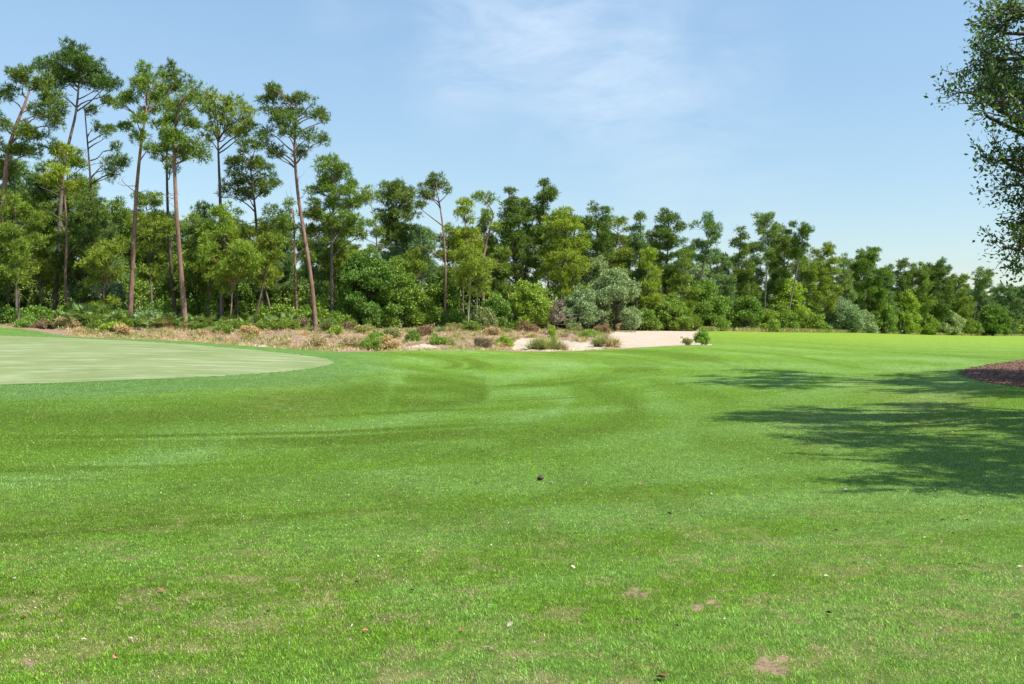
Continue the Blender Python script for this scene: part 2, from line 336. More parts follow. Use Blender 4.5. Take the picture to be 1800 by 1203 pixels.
SANDS = [[(1062, 63), (1160, 64.3), (1215, 63.2), (1252, 62), (1242, 75), (1226, 95), (1160, 96), (1083, 91), (1070, 78)],
 [(897, 59.5), (950, 59.6), (1060, 61.4), (1066, 66), (1040, 72), (1000, 74.5), (950, 74.5), (905, 75), (900, 66)],
 [(700, 57), (790, 59), (785, 62), (745, 63), (705, 60)], [(412, 53.5), (476, 54.5), (466, 58), (425, 57.6)],
 [(1225, 96), (1340, 111), (1335, 118), (1240, 111), (1215, 99)], [(1470, 139), (1550, 150), (1545, 155), (1475, 144)]]
wq = .9 * (fbm(qc[:, 0] / 1.3, qc[:, 1] / 1.3, 77, 4) - .5)
for s_ in SANDS:
    sheet('sand_bunker', in_poly(qpx + 14 * wq, qd + 1.6 * wq, s_), sand)
g = M('pine_bark_mulch', .9)
c = g.mix(g.rng(g.noise(5, 5, .75), .35, .65), (.12, .06, .038), (.25, .15, .105)); c = g.mix(g.rng(g.noise(14, 4, .8), .5, .6), c, (.10, .045, .03))
g.l(c, g.b.inputs['Base Color']); g.bump(g.noise(14, 4, .8), 1, .06)
MULCH = [(1686, 656), (1705, 647), (1750, 640), (1800, 633), (2300, 612), (2400, 700), (1900, 692), (1800, 682), (1745, 675), (1705, 666)]
wob = 9 * (fbm(qc[:, 0] / .8, qc[:, 1] / .8, 79, 4) - .5)
MUL = in_poly(qpx + 2 * wob, qpy + wob * .4, MULCH) & (qd < 70) & (qd > 15)
mulch = sheet('mulch_bed', MUL, g.m)
mulch_mat = g.m

# ------------------------------------------------------------------ foliage materials
def foliage(name, c1, c2, c3, trans=.17, scale=.9, rough=.6):
    m = M(name, rough); m.b.inputs['Specular IOR Level'].default_value = .22
    r = m.attr('rnd').outputs['Fac']
    c1 = tuple(x * .62 for x in c1); c2 = tuple(x * 1.55 for x in c2)  # tone range widened so leaf colours imitate the sparkle of foliage
    c = m.mix(r, c1, c2); c = m.mix(m.rng(m.noise(scale, 3, .6), .45, .68, 0, .6), c, c3)
    oi = m.n('ShaderNodeObjectInfo'); c = m.mix(1.0, c, m.mix(oi.outputs['Random'], (.78, .88, .95), (1.22, 1.10, .95)), 'MULTIPLY')
    m.l(c, m.b.inputs['Base Color'])
    t = m.n('ShaderNodeBsdfTranslucent'); tcx = m.mix(1.0, c, (1.5, 1.6, .7), 'MULTIPLY'); m.l(tcx, t.inputs['Color'])
    x = m.n('ShaderNodeMixShader'); x.inputs[0].default_value = trans; m.l(m.b.outputs[0], x.inputs[1]); m.l(t.outputs[0], x.inputs[2]); m.l(x.outputs[0], m.out.inputs['Surface'])
    return m.m
FM = dict(
 dark=foliage('pine_needles_dark', (.080, .135, .022), (.125, .19, .034), (.14, .19, .038)),
 mid=foliage('pine_needles', (.128, .195, .024), (.195, .268, .036), (.215, .268, .044)),
 yel=foliage('pine_needles_yellow', (.18, .26, .022), (.25, .34, .04), (.28, .32, .05)),
 far=foliage('pine_needles_blue', (.125, .20, .060), (.18, .265, .085), (.18, .25, .055)),  # pale needle tone; also paints haze and backlight on far and back trees
 leaf=foliage('broad_leaves', (.120, .205, .030), (.180, .285, .046), (.20, .28, .05)),
 lime=foliage('broad_leaves_lime', (.17, .27, .035), (.24, .36, .05), (.26, .34, .07)),
 silver=foliage('silvery_leaves', (.20, .27, .125), (.29, .37, .20), (.23, .31, .12), .2),
 olive=foliage('olive_scrub', (.20, .23, .075), (.31, .33, .12), (.36, .30, .16), .2),
 rust=foliage('rusty_brush', (.20, .12, .075), (.30, .20, .125), (.24, .21, .09), .15),
 dry=foliage('dry_straw', (.36, .27, .15), (.52, .41, .25), (.30, .29, .12), .2),
 palm=foliage('palmetto_fronds', (.10, .17, .04), (.17, .25, .07), (.22, .26, .10), .2),
 oak=foliage('oak_leaves', (.09, .14, .035), (.14, .20, .05), (.17, .21, .055), .3, 1.5, .45),
 twig=foliage('bare_twigs', (.20, .165, .125), (.28, .24, .19), (.16, .13, .09), .0))
def bark(name, c1, c2, c3):
    m = M(name, .9); c = m.mix(m.rng(m.noise(6, 5, .7, (1, 1, .25)), .38, .62), c1, c2); c = m.mix(m.rng(m.noise(.5, 3), .45, .7), c, c3)
    m.l(c, m.b.inputs['Base Color']); m.bump(m.noise(14, 4, .7, (1, 1, .2)), 1, .04); return m.m
BK = dict(red=bark('bark_reddish', (.16, .085, .06), (.32, .20, .155), (.22, .14, .11)), grey=bark('bark_grey', (.12, .09, .075), (.25, .20, .175), (.16, .12, .10)),
          pale=bark('bark_pale', (.28, .23, .20), (.46, .40, .35), (.34, .29, .26)), dark=bark('bark_dark', (.07, .05, .042), (.15, .11, .09), (.10, .075, .06)))

# ------------------------------------------------------------------ mesh pieces
class Geo:
    def __init__(s): s.v = []; s.f = {3: [], 4: []}; s.n = 0; s.r = []
    def add(s, v, f, rnd=None):
        v = np.asarray(v, float); s.v.append(v); s.f[f.shape[1]].append(f + s.n); s.n += len(v); s.r.append(np.zeros(len(v)) if rnd is None else rnd)
    def obj(s, name, mat, parent=None, origin=(0, 0, 0), smooth=False):
        v = np.concatenate(s.v) - np.asarray(origin)
        fs = [np.concatenate(x) for x in s.f.values() if x]
        return mesh_obj(name, v, fs, mat, parent, smooth, dict(rnd=np.concatenate(s.r)))
def tube(G, pts, rads, n=6):
    pts = np.asarray(pts, float); m = len(pts); rads = np.asarray(rads, float)
    d = np.gradient(pts, axis=0); d /= np.linalg.norm(d, axis=1)[:, None] + 1e-9
    up = np.where(np.abs(d[:, 2:3]) > .85, np.array([[1., 0, 0]]), np.array([[0, 0, 1.]]))
    a = np.cross(d, up); a /= np.linalg.norm(a, axis=1)[:, None] + 1e-9; b = np.cross(d, a)
    th = np.linspace(0, 2 * math.pi, n, endpoint=False)
    v = pts[:, None] + rads[:, None, None] * (a[:, None] * np.cos(th)[None, :, None] + b[:, None] * np.sin(th)[None, :, None])
    i = np.arange(m * n).reshape(m, n); j = np.roll(i, -1, 1)
    G.add(v.reshape(-1, 3), np.stack([i[:-1], j[:-1], j[1:], i[1:]], -1).reshape(-1, 4))
def curve(p0, p1, k=6, wob=.1, sag=0.0, rise=0.0):
    t = np.linspace(0, 1, k)[:, None]; p0 = np.asarray(p0, float); p1 = np.asarray(p1, float); L = np.linalg.norm(p1 - p0)
    p = p0 + (p1 - p0) * t; bump_ = np.sin(t * math.pi)
    p += bump_ * RNG.normal(0, wob * L, 3) + np.sin(t * 2 * math.pi) * RNG.normal(0, wob * .5 * L, 3); p[:, 2] += (bump_[:, 0] * (rise - sag)) * L
    return p
def unit(n, up=0.0):
    v = RNG.normal(0, 1, (n, 3)); v[:, 2] += up; v /= np.linalg.norm(v, axis=1)[:, None] + 1e-9; return v
def needles(G, cen, out, L, wd, per=5, spread=.75):
    """tufts: each is `per` narrow blades springing from a point, pointing outward"""
    n = len(cen); c = np.repeat(cen, per, 0); o = np.repeat(out, per, 0)
    d = o + RNG.normal(0, spread, (n * per, 3)); d /= np.linalg.norm(d, axis=1)[:, None]
    s = np.cross(d, unit(n * per)); s /= np.linalg.norm(s, axis=1)[:, None] + 1e-9
    l = L * RNG.uniform(.6, 1.25, (n * per, 1)); r = np.repeat(RNG.uniform(0, 1, n), per)
    v = np.stack([c - s * wd * .5, c + s * wd * .5, c + d * l + s * wd * .25, c + d * l - s * wd * .25], 1)
    G.add(v.reshape(-1, 3), np.arange(n * per * 4).reshape(-1, 4), np.repeat(r, 4))
def leaves(G, cen, out, size, asp=.55, jit=.9):
    n = len(cen); d = out + RNG.normal(0, jit, (n, 3)); d /= np.linalg.norm(d, axis=1)[:, None]
    s = np.cross(d, unit(n)); s /= np.linalg.norm(s, axis=1)[:, None] + 1e-9
    l = size * RNG.uniform(.6, 1.3, (n, 1)); nn = np.cross(d, s)
    v = np.stack([cen, cen + d * l * .5 + s * l * asp * .5 + nn * l * .08, cen + d * l, cen + d * l * .5 - s * l * asp * .5 + nn * l * .08], 1)
    G.add(v.reshape(-1, 3), np.arange(n * 4).reshape(-1, 4), np.repeat(RNG.uniform(0, 1, n), 4))
def pad(G, c, rx, rz, n, kind, ls):
    """one clump of foliage: denser on its upper and outer side"""
    u = unit(n, .25); rr = RNG.uniform(.35, 1.0, (n, 1)) ** .6
    lump = 1 + .45 * np.sin(u[:, :1] * 5 + c[0] * 7) * np.cos(u[:, 1:2] * 4 + c[2] * 5)
    p = c + u * rr * lump * np.array([rx, rx, rz])
    o = u * .8 + np.array([0, 0, .45])
    if kind == 'pine': needles(G, p, o, ls, ls * .15, 5)
    else: leaves(G, p, o, ls)

def build_tree(name, trunk, blobs, mat, bk, tr=(.17, .05), kind='pine', dens=1.0, ls=None, limb=.045, dead=0, label=None, cat='tree', group=None, padr=.42, split=False):
    """trunk: world points; blobs: (centre, rx, rz) world masses filled with clumps, each mass carried by a limb"""
    trunk = np.asarray(trunk, float); base = trunk[0].copy()
    Y = base[1]; sc_ = max(1.0, Y / 85)
    if ls is None: ls = (.25 if kind == 'pine' else .18) * sc_ ** .5
    root = empty(name, base)
    TR = Geo(); W = TR; L = Geo(); BR_ = []
    # smooth trunk
    k = np.linspace(0, len(trunk) - 1, 5 * len(trunk)); tp = np.stack([np.interp(k, range(len(trunk)), trunk[:, i]) for i in range(3)], 1)
    for _ in range(3): tp[1:-1] = (tp[:-2] + 2 * tp[1:-1] + tp[2:]) / 4
    tt = np.linspace(0, 1, len(tp)); rad_ = tr[0] * (1 - tt) + tr[1] * tt; rad_[:2] *= [1.35, 1.12]
    tp2 = tp.copy(); tp2[0, 2] -= .3
    tube(TR, tp2, rad_, 8)
    H = tp[-1, 2] - tp[0, 2]
    for (c, rx, rz) in blobs:
        c = np.asarray(c, float)
        hor = np.hypot(*(c[:2] - tp[np.argmin(np.abs(tp[:, 2] - c[2]))][:2]))
        za = c[2] - rz * .4 - .55 * hor - .1
        za = min(max(za, tp[0, 2] + .12 * H), tp[-1, 2]); a = tp[np.argmin(np.abs(tp[:, 2] - za))]
        ra = np.interp(za, tp[:, 2], rad_) if H > 0 else limb
        lp = curve(a, c - np.array([0, 0, rz * .3]), 7, .05, rise=.04)
        if split: W = Geo(); BR_.append(W)
        r0 = min(limb * (1 + .15 * np.linalg.norm(c - a)), ra * .8 + .01)
        tube(W, lp, np.linspace(r0, .018, 7), 5)
        pr = padr * sc_ ** .2
        npad = max(3, int(dens * 1.5 * (rx / pr) ** 1.7 * max(rz / pr, .7) ** .8 + .5))
        for _ in range(npad):
            u = unit(1)[0]; q = RNG.uniform(.15, 1) ** .5
            pc = c + u * q * np.array([max(rx - pr * .35, .1), max(rx - pr * .35, .1), max(rz - pr * .1, .12)]) + RNG.normal(0, .1, 3)
            r_ = pr * RNG.uniform(.4, 1.2)
            tube(W, curve(lp[RNG.integers(4, 7)], pc - [0, 0, r_ * .2], 4, .08), [.02, .016, .012, .008], 3)
            nt = int(48 * (r_ / .42) ** 2 * (.25 / ls) ** 2 * sc_ ** .25) if kind == 'pine' else int(190 * (r_ / .42) ** 2 * (.18 / ls) ** 2)
            pad(L, pc, r_ * 1.15, r_ * (RNG.uniform(.5, .9) if kind == 'pine' else .85), nt, kind, ls)
    for _ in range(dead):
        zz = tp[0, 2] + H * RNG.uniform(.35, .72); a = tp[np.argmin(np.abs(tp[:, 2] - zz))]; th = RNG.uniform(0, 6.28); l_ = RNG.uniform(.8, 2.4)
        if split: W = Geo(); BR_.append(W)
        e = a + np.array([math.cos(th) * l_, math.sin(th) * l_, RNG.uniform(-.2, .9) * l_]); dp = curve(a, e, 6, .08)
        tube(W, dp, np.linspace(.03, .008, 6), 4)
        for q in (3, 4): tube(W, curve(dp[q], dp[q] + RNG.normal(0, .3, 3) + [0, 0, .2], 4, .1), [.012, .01, .008, .005], 3)
    tro = TR.obj('trunk', bk, root, base, True)
    for W in BR_: W.obj('branch', bk, tro, base, True)
    if L.v: L.obj('crown', mat, root, base)
    tag(root, label, cat, group)
    return root

def hero(pts, blobs, Y, mat, bk, label, tr=(.17, .05), dens=1.0, dead=3, name='pine_tree', group=None, kind='pine', dj=1.0, padr=.42, **kw):
    """pts / blobs given in photo pixels at distance Y; the masses are spread in depth about the trunk"""
    k = Y / F; tk = []
    for i, (x, y) in enumerate(pts): tk.append(P(x, y, Y + (0 if i == 0 else RNG.uniform(-.3, .3))))
    tk[0][2] = gz(tk[0][0], tk[0][1])
    bl = []
    for b in blobs:
        x, y, rx, ry = b[:4]; off = b[4] if len(b) > 4 else RNG.uniform(-1, 1) * 1.5 * dj
        p = P(x, y, Y + off); bl.append((p, rx * k * 1.12, ry * k * 1.15))
    return build_tree(name, tk, bl, FM[mat], BK[bk], tr, kind, dens, dead=dead, label=label, group=group, padr=padr, split=True, **kw)

def auto_blobs(rs, base, H, cw, cb, style, lean):
    """crown masses for a tree H m tall, crown cw m across starting at height cb"""
    out = []; top = H; n = max(5, int((top - cb) / .82)); ph = rs.uniform(0, 6.28)
    for i in range(n):
        t = (i + .5) / n; z = cb + (top - cb) * t + rs.uniform(-.6, .35) * (1 - t * .6)
        prof = dict(umb=(.35 + .75 * t if t < .72 else 1.15 * (1 - t) ** .5 * 1.6), cone=(1.05 - .85 * t), oval=math.sin(math.pi * (.12 + .8 * t)) ** .7, irr=(.5 + .5 * rs.random()) * (1.1 - .6 * t))[style]
        w_ = cw / 2 * prof; m = 1 + int(round(2.6 * w_ / 1.3))
        ax = base + np.array([lean[0] * z / H, lean[1] * z / H, z])
        for j in range(m):
            th = ph + 2.4 * (i * 3 + j) + rs.uniform(-.5, .5); q = w_ * (rs.uniform(.35, .95) if m > 1 else .1)
            c = ax + np.array([math.cos(th) * q, math.sin(th) * q, rs.uniform(-.7, .7)])
            c[2] = min(c[2], base[2] + H - .25)
            out.append((c, rs.uniform(.5, 1.1) * (.48 + .2 * w_), rs.uniform(.4, .95) * (.42 + .12 * w_)))
    return out
def auto(px, Y, top_py, cw_px, cb_py, style, mat, bk, label, leanpx=0, dens=1., kind='pine', name='pine_tree', group=None, tr=None, dead=1, padr=.42):
    rs = random.Random(int(px * 13 + Y * 7 + top_py))
    X = (px - CX) / F * Y; b = np.array([X, Y, gz(X, Y)]); H = P(px, top_py, Y)[2] - b[2]; cb = max(P(px, cb_py, Y)[2] - b[2], .3)
    lean = (leanpx * Y / F, rs.uniform(-.6, .6)); cw = cw_px * Y / F
    bl = auto_blobs(rs, b, H, cw, cb, style, lean)
    tk = [b + np.array([lean[0] * t + .02 * H * math.sin(t * 5 + px), lean[1] * t, (H * .96) * t]) for t in (0, .25, .5, .75, 1)]
    tk[0] = b
    return build_tree(name, tk, bl, FM[mat], BK[bk], tr or (.008 * H + .02, .035), kind, dens, dead=dead, label=label, group=group, padr=padr)

# ------------------------------------------------------------------ the tall pines on the left
TALL = 'tall sand pines at the left end of the wood'
hero([(-12, 560), (0, 440), (8, 340), (14, 270), (28, 225), (42, 192), (52, 165)],
     [(40, 135, 24, 12), (15, 162, 18, 11), (65, 150, 26, 13), (90, 172, 20, 13), (102, 195, 15, 14), (98, 215, 12, 12), (70, 198, 20, 9), (45, 232, 22, 10), (5, 215, 14, 9), (-10, 240, 18, 12), (62, 240, 18, 10), (20, 262, 22, 11), (-20, 185, 22, 14), (50, 268, 22, 11), (2, 290, 26, 14)],
     69, 'dark', 'red', 'reddish tall pine at the left edge whose trunk curves out of the photo', (.22, .07), 1.35, group=TALL)
hero([(94, 548), (102, 470), (106, 400), (108, 340), (113, 290), (124, 245), (134, 205), (139, 165), (141, 130)],
     [(128, 90, 26, 7), (122, 98, 30, 10), (140, 108, 34, 12), (98, 118, 24, 11), (168, 122, 24, 11), (110, 136, 28, 10), (158, 140, 32, 11), (190, 148, 18, 9), (85, 112, 14, 9), (95, 152, 18, 9), (178, 155, 18, 8), (200, 152, 9, 6), (132, 125, 30, 10)],
     74, 'dark', 'grey', 'tallest pine, a broad umbrella crown rising above every other tree', (.19, .06), 1.15, group=TALL)
hero([(168, 540), (166, 440), (162, 360), (159, 300), (154, 240), (150, 190)],
     [(176, 222, 16, 8), (190, 232, 14, 9), (185, 242, 12, 6), (197, 262, 12, 8), (205, 285, 14, 9), (192, 292, 10, 7), (215, 288, 9, 6), (198, 304, 10, 5), (183, 180, 22, 7), (160, 190, 10, 5)],
     75, 'dark', 'dark', 'slim dark pine with only two small foliage pads on its right side', (.13, .04), .9, 6, group=TALL)
hero([(228, 556), (233, 470), (237, 400), (241, 330), (247, 270), (253, 230), (259, 190), (262, 150)],
     [(250, 122, 12, 7), (246, 137, 14, 8), (272, 135, 16, 9), (240, 152, 11, 8), (262, 152, 20, 9), (285, 148, 16, 9), (258, 172, 24, 9), (228, 172, 22, 6), (205, 176, 18, 7), (215, 188, 18, 6), (272, 188, 22, 8), (245, 242, 10, 6), (222, 222, 10, 5), (262, 262, 13, 7), (240, 210, 12, 6)],
     68, 'mid', 'red', 'straight reddish pine with a bare trunk right beside the gap of open sky', (.18, .05), 1.0, 3, group=TALL)
hero([(311, 560), (303, 500), (298, 430), (295, 360), (294, 300), (295, 230), (297, 170)],
     [(298, 116, 16, 8), (310, 126, 12, 8), (290, 132, 14, 8), (318, 145, 16, 9), (302, 158, 22, 9), (284, 165, 14, 7), (300, 190, 24, 9), (285, 215, 18, 9), (290, 280, 14, 10), (285, 245, 16, 9), (300, 298, 12, 8)],
     73, 'dark', 'dark', 'dark pine with a small tufted top, second of three close trunks', (.15, .05), 1.0, 4, group=TALL)
hero([(326, 577), (322, 520), (316, 450), (311, 380), (308, 310), (306, 250), (312, 200), (322, 170)],
     [(345, 152, 14, 8), (335, 165, 18, 8), (325, 180, 24, 10), (350, 178, 16, 9), (310, 208, 26, 11), (335, 215, 24, 11), (298, 235, 20, 10), (325, 245, 26, 10), (345, 258, 20, 9), (312, 262, 24, 9), (352, 268, 14, 7), (290, 262, 14, 8), (335, 275, 22, 7)],
     67, 'mid', 'red', 'thick reddish pine standing at the front with its foot on the straw bank', (.20, .06), 1.0, 2, group=TALL)
hero([(389, 560), (390, 470), (389, 400), (387, 330), (385, 280), (384, 250)],
     [(378, 175, 16, 8), (362, 172, 12, 7), (405, 178, 20, 9), (428, 190, 16, 9), (395, 192, 24, 9), (368, 195, 18, 9), (440, 202, 11, 7), (415, 208, 24, 9), (382, 215, 20, 8), (432, 222, 12, 6), (370, 228, 16, 7), (402, 232, 20, 7), (365, 245, 12, 6), (425, 240, 12, 6)],
     72, 'mid', 'dark', 'pine with limbs opening like a fan, left of the tall forked pine', (.17, .06), .95, 3, group=TALL)
hero([(461, 562), (458, 480), (453, 420), (449, 370), (445, 330), (440, 290)],
     [(430, 262, 18, 8), (448, 255, 14, 8), (440, 285, 24, 11), (418, 292, 20, 10), (462, 292, 18, 10), (408, 318, 22, 12), (440, 318, 28, 12), (472, 305, 12, 9), (430, 340, 26, 10), (400, 338, 16, 9), (462, 335, 16, 9), (478, 322, 8, 6)],
     76, 'dark', 'dark', 'shorter dark pine filling the space left of the tall forked pine', (.15, .05), .95, 4, group=TALL)
hero([(555, 562), (549, 510), (542, 455), (533, 400), (525, 350), (520, 300), (518, 262), (520, 220), (522, 180)],
     [(485, 162, 20, 9), (475, 178, 16, 9), (500, 172, 18, 9), (528, 172, 13, 9), (550, 182, 11, 9), (472, 192, 14, 8), (500, 195, 22, 9), (540, 200, 18, 9), (560, 200, 9, 8), (570, 212, 9, 5), (490, 212, 20, 8), (520, 212, 20, 8), (468, 232, 17, 6), (510, 235, 20, 8), (545, 242, 24, 7), (568, 245, 14, 7), (498, 228, 16, 7), (488, 272, 14, 7), (480, 268, 12, 6), (536, 270, 11, 8), (460, 245, 14, 5)],
     71, 'dark', 'red', 'tall leaning pine that forks under a ragged crown above the bank', (.17, .06), .95, 6, group=TALL)
hero([(584, 565), (583, 500), (583, 430), (586, 370), (587, 310)],
     [(575, 280, 15, 7), (590, 288, 17, 9), (570, 300, 16, 9), (600, 305, 22, 9), (580, 318, 26, 10), (615, 318, 16, 7), (560, 335, 22, 9), (600, 338, 30, 10), (628, 350, 14, 8), (572, 355, 28, 10), (610, 362, 28, 10), (555, 378, 24, 11), (590, 385, 32, 12), (622, 388, 24, 11), (600, 408, 32, 10), (562, 408, 24, 10), (633, 410, 18, 8)],
     76, 'mid', 'grey', 'full bushy pine with a dense pointed crown beside the leaning pine', (.16, .05), 1.0, 1, group=TALL)
hero([(523, 565), (520, 510), (518, 450), (518, 400), (516, 370)],
     [(500, 362, 16, 7), (480, 372, 18, 8), (515, 378, 20, 8), (490, 392, 24, 9), (520, 402, 22, 8), (495, 412, 22, 7)],
     75, 'mid', 'red', 'thin trunk close left of the leaning pine with a low crown', (.11, .04), .9, 2, group=TALL)
# ------------------------------------------------------------------ pines along the middle
MIDG = 'pines along the front of the wood'
hero([(781, 580), (783, 520), (783, 460), (780, 410), (774, 365), (768, 335)],
     [(768, 312, 16, 5), (755, 322, 14, 5), (782, 322, 14, 5), (768, 328, 18, 5), (750, 336, 13, 5), (790, 336, 11, 5), (738, 363, 12, 7), (762, 345, 14, 4), (745, 345, 10, 4)],
     80, 'dark', 'red', 'slender pine with a small flat parasol crown and long bare trunk', (.12, .04), .95, 3, group=MIDG)
hero([(696, 560), (697, 480), (696, 420), (697, 360)],
     [(672, 326, 15, 6), (700, 328, 20, 8), (722, 332, 14, 7), (685, 342, 24, 9), (712, 350, 24, 9), (682, 365, 22, 10), (715, 372, 18, 9), (690, 385, 28, 11), (712, 398, 22, 9), (680, 408, 24, 10), (705, 418, 26, 10)],
     84, 'dark', 'grey', 'dense square topped pine right of the bushy pointed pine', (.16, .05), 1.1, 0, group=MIDG)
hero([(668, 560), (664, 480), (662, 420), (657, 380), (650, 350)], [(647, 336, 9, 4), (658, 346, 6, 3), (642, 350, 6, 3), (655, 395, 9, 5), (665, 410, 8, 5)],
     82, 'far', 'pale', 'spindly half bare tree with one small tuft at its tip', (.07, .025), .8, 8, group=MIDG)
hero([(852, 560), (848, 500), (851, 440), (862, 400), (868, 375), (855, 355)], [(845, 345, 10, 5), (862, 350, 7, 4), (875, 402, 14, 7), (856, 378, 8, 4)],
     84, 'mid', 'red', 'crooked leaning pine with a bent tip and broken bare branches', (.15, .04), .8, 9, group=MIDG)
SP = [  # px, distance, top, crown width, crown bottom, style, needles, bark, lean, label
 (815, 86, 352, 92, 470, 'cone', 'yel', 'grey', 0, 'broad light green pine between the parasol pine and the crooked pine'),
 (905, 92, 330, 84, 480, 'cone', 'dark', 'dark', -6, 'dark pine with tiered branches standing above the lime green bush'),
 (962, 94, 320, 62, 440, 'irr', 'dark', 'dark', -4, 'narrow topped pine, the highest one in the middle of the wood'),
 (922, 95, 342, 44, 430, 'irr', 'mid', 'dark', -2, 'thin trunked pine just left of the highest middle pine'),
 (990, 90, 365, 100, 520, 'oval', 'yel', 'grey', 0, 'wide light green pine behind the silvery shrubs'),
 (1048, 96, 358, 72, 470, 'oval', 'dark', 'dark', 0, 'rounded dark pine right of the wide light green pine'),
 (1085, 100, 388, 50, 480, 'oval', 'mid', 'grey', 0, 'low domed pine in the dip between two higher crowns'),
 (1122, 101, 377, 52, 520, 'cone', 'far', 'grey', 0, 'greyish green pine left of the dark flat topped pine'),
 (1172, 102, 369, 66, 500, 'umb', 'dark', 'dark', 0, 'dark flat topped pine above the big bunker'),
 (1222, 104, 382, 72, 450, 'umb', 'far', 'grey', 24, 'open crowned pine leaning right, last before the notch of sky'),
 (1262, 114, 450, 55, 560, 'oval', 'far', 'grey', 0, 'low pine at the bottom of the notch of sky'),
 (1302, 122, 404, 62, 520, 'cone', 'dark', 'dark', 0, 'dark narrow pine just right of the notch of sky'),
 (1348, 125, 375, 66, 450, 'umb', 'far', 'pale', 4, 'pale trunked pine topping the right hand group'),
 (1378, 128, 405, 60, 500, 'oval', 'mid', 'grey', 0, 'mid green pine tucked behind the pale trunked pine'),
 (1386, 124, 390, 52, 446, 'umb', 'dark', 'grey', 24, 'open pine leaning right with forked upper limbs'),
 (1448, 138, 430, 62, 540, 'oval', 'mid', 'grey', 0, 'rounded pine right of the open leaning pine'),
 (1482, 142, 452, 50, 560, 'cone', 'far', 'grey', 0, 'smaller pine in the hollow before the domed pine'),
 (1524, 150, 435, 72, 560, 'oval', 'mid', 'dark', 0, 'big domed pine above the far fairway'),
 (1580, 165, 457, 46, 520, 'irr', 'dark', 'dark', 8, 'ragged pine with a tilted top right of the domed pine'),
 (1612, 172, 464, 58, 570, 'oval', 'mid', 'grey', 0, 'smooth topped pine left of the twin crowned pine'),
 (1645, 180, 458, 60, 570, 'oval', 'dark', 'grey', 0, 'twin crowned dark green pine near the far end'),
 (1686, 200, 484, 48, 575, 'oval', 'mid', 'grey', 0, 'sloping crowned pine before the last spindly pine'),
 (1704, 205, 474, 40, 515, 'umb', 'far', 'grey', 24, 'spindly leaning pine at the far end of the wood'),
 (1722, 215, 500, 52, 580, 'oval', 'far', 'grey', 0, 'low pale green tree below the spindly leaning pine'),
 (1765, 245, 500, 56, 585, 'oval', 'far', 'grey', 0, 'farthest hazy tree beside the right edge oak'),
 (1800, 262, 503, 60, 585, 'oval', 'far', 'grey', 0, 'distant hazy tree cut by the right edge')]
for (px_, Y_, tp_, cw_, cb_, st_, mt_, bk_, ln_, lb_) in SP:
    auto(px_, Y_, tp_, cw_, cb_, st_, mt_, bk_, lb_, ln_, 1.0, group=MIDG, dead=4)
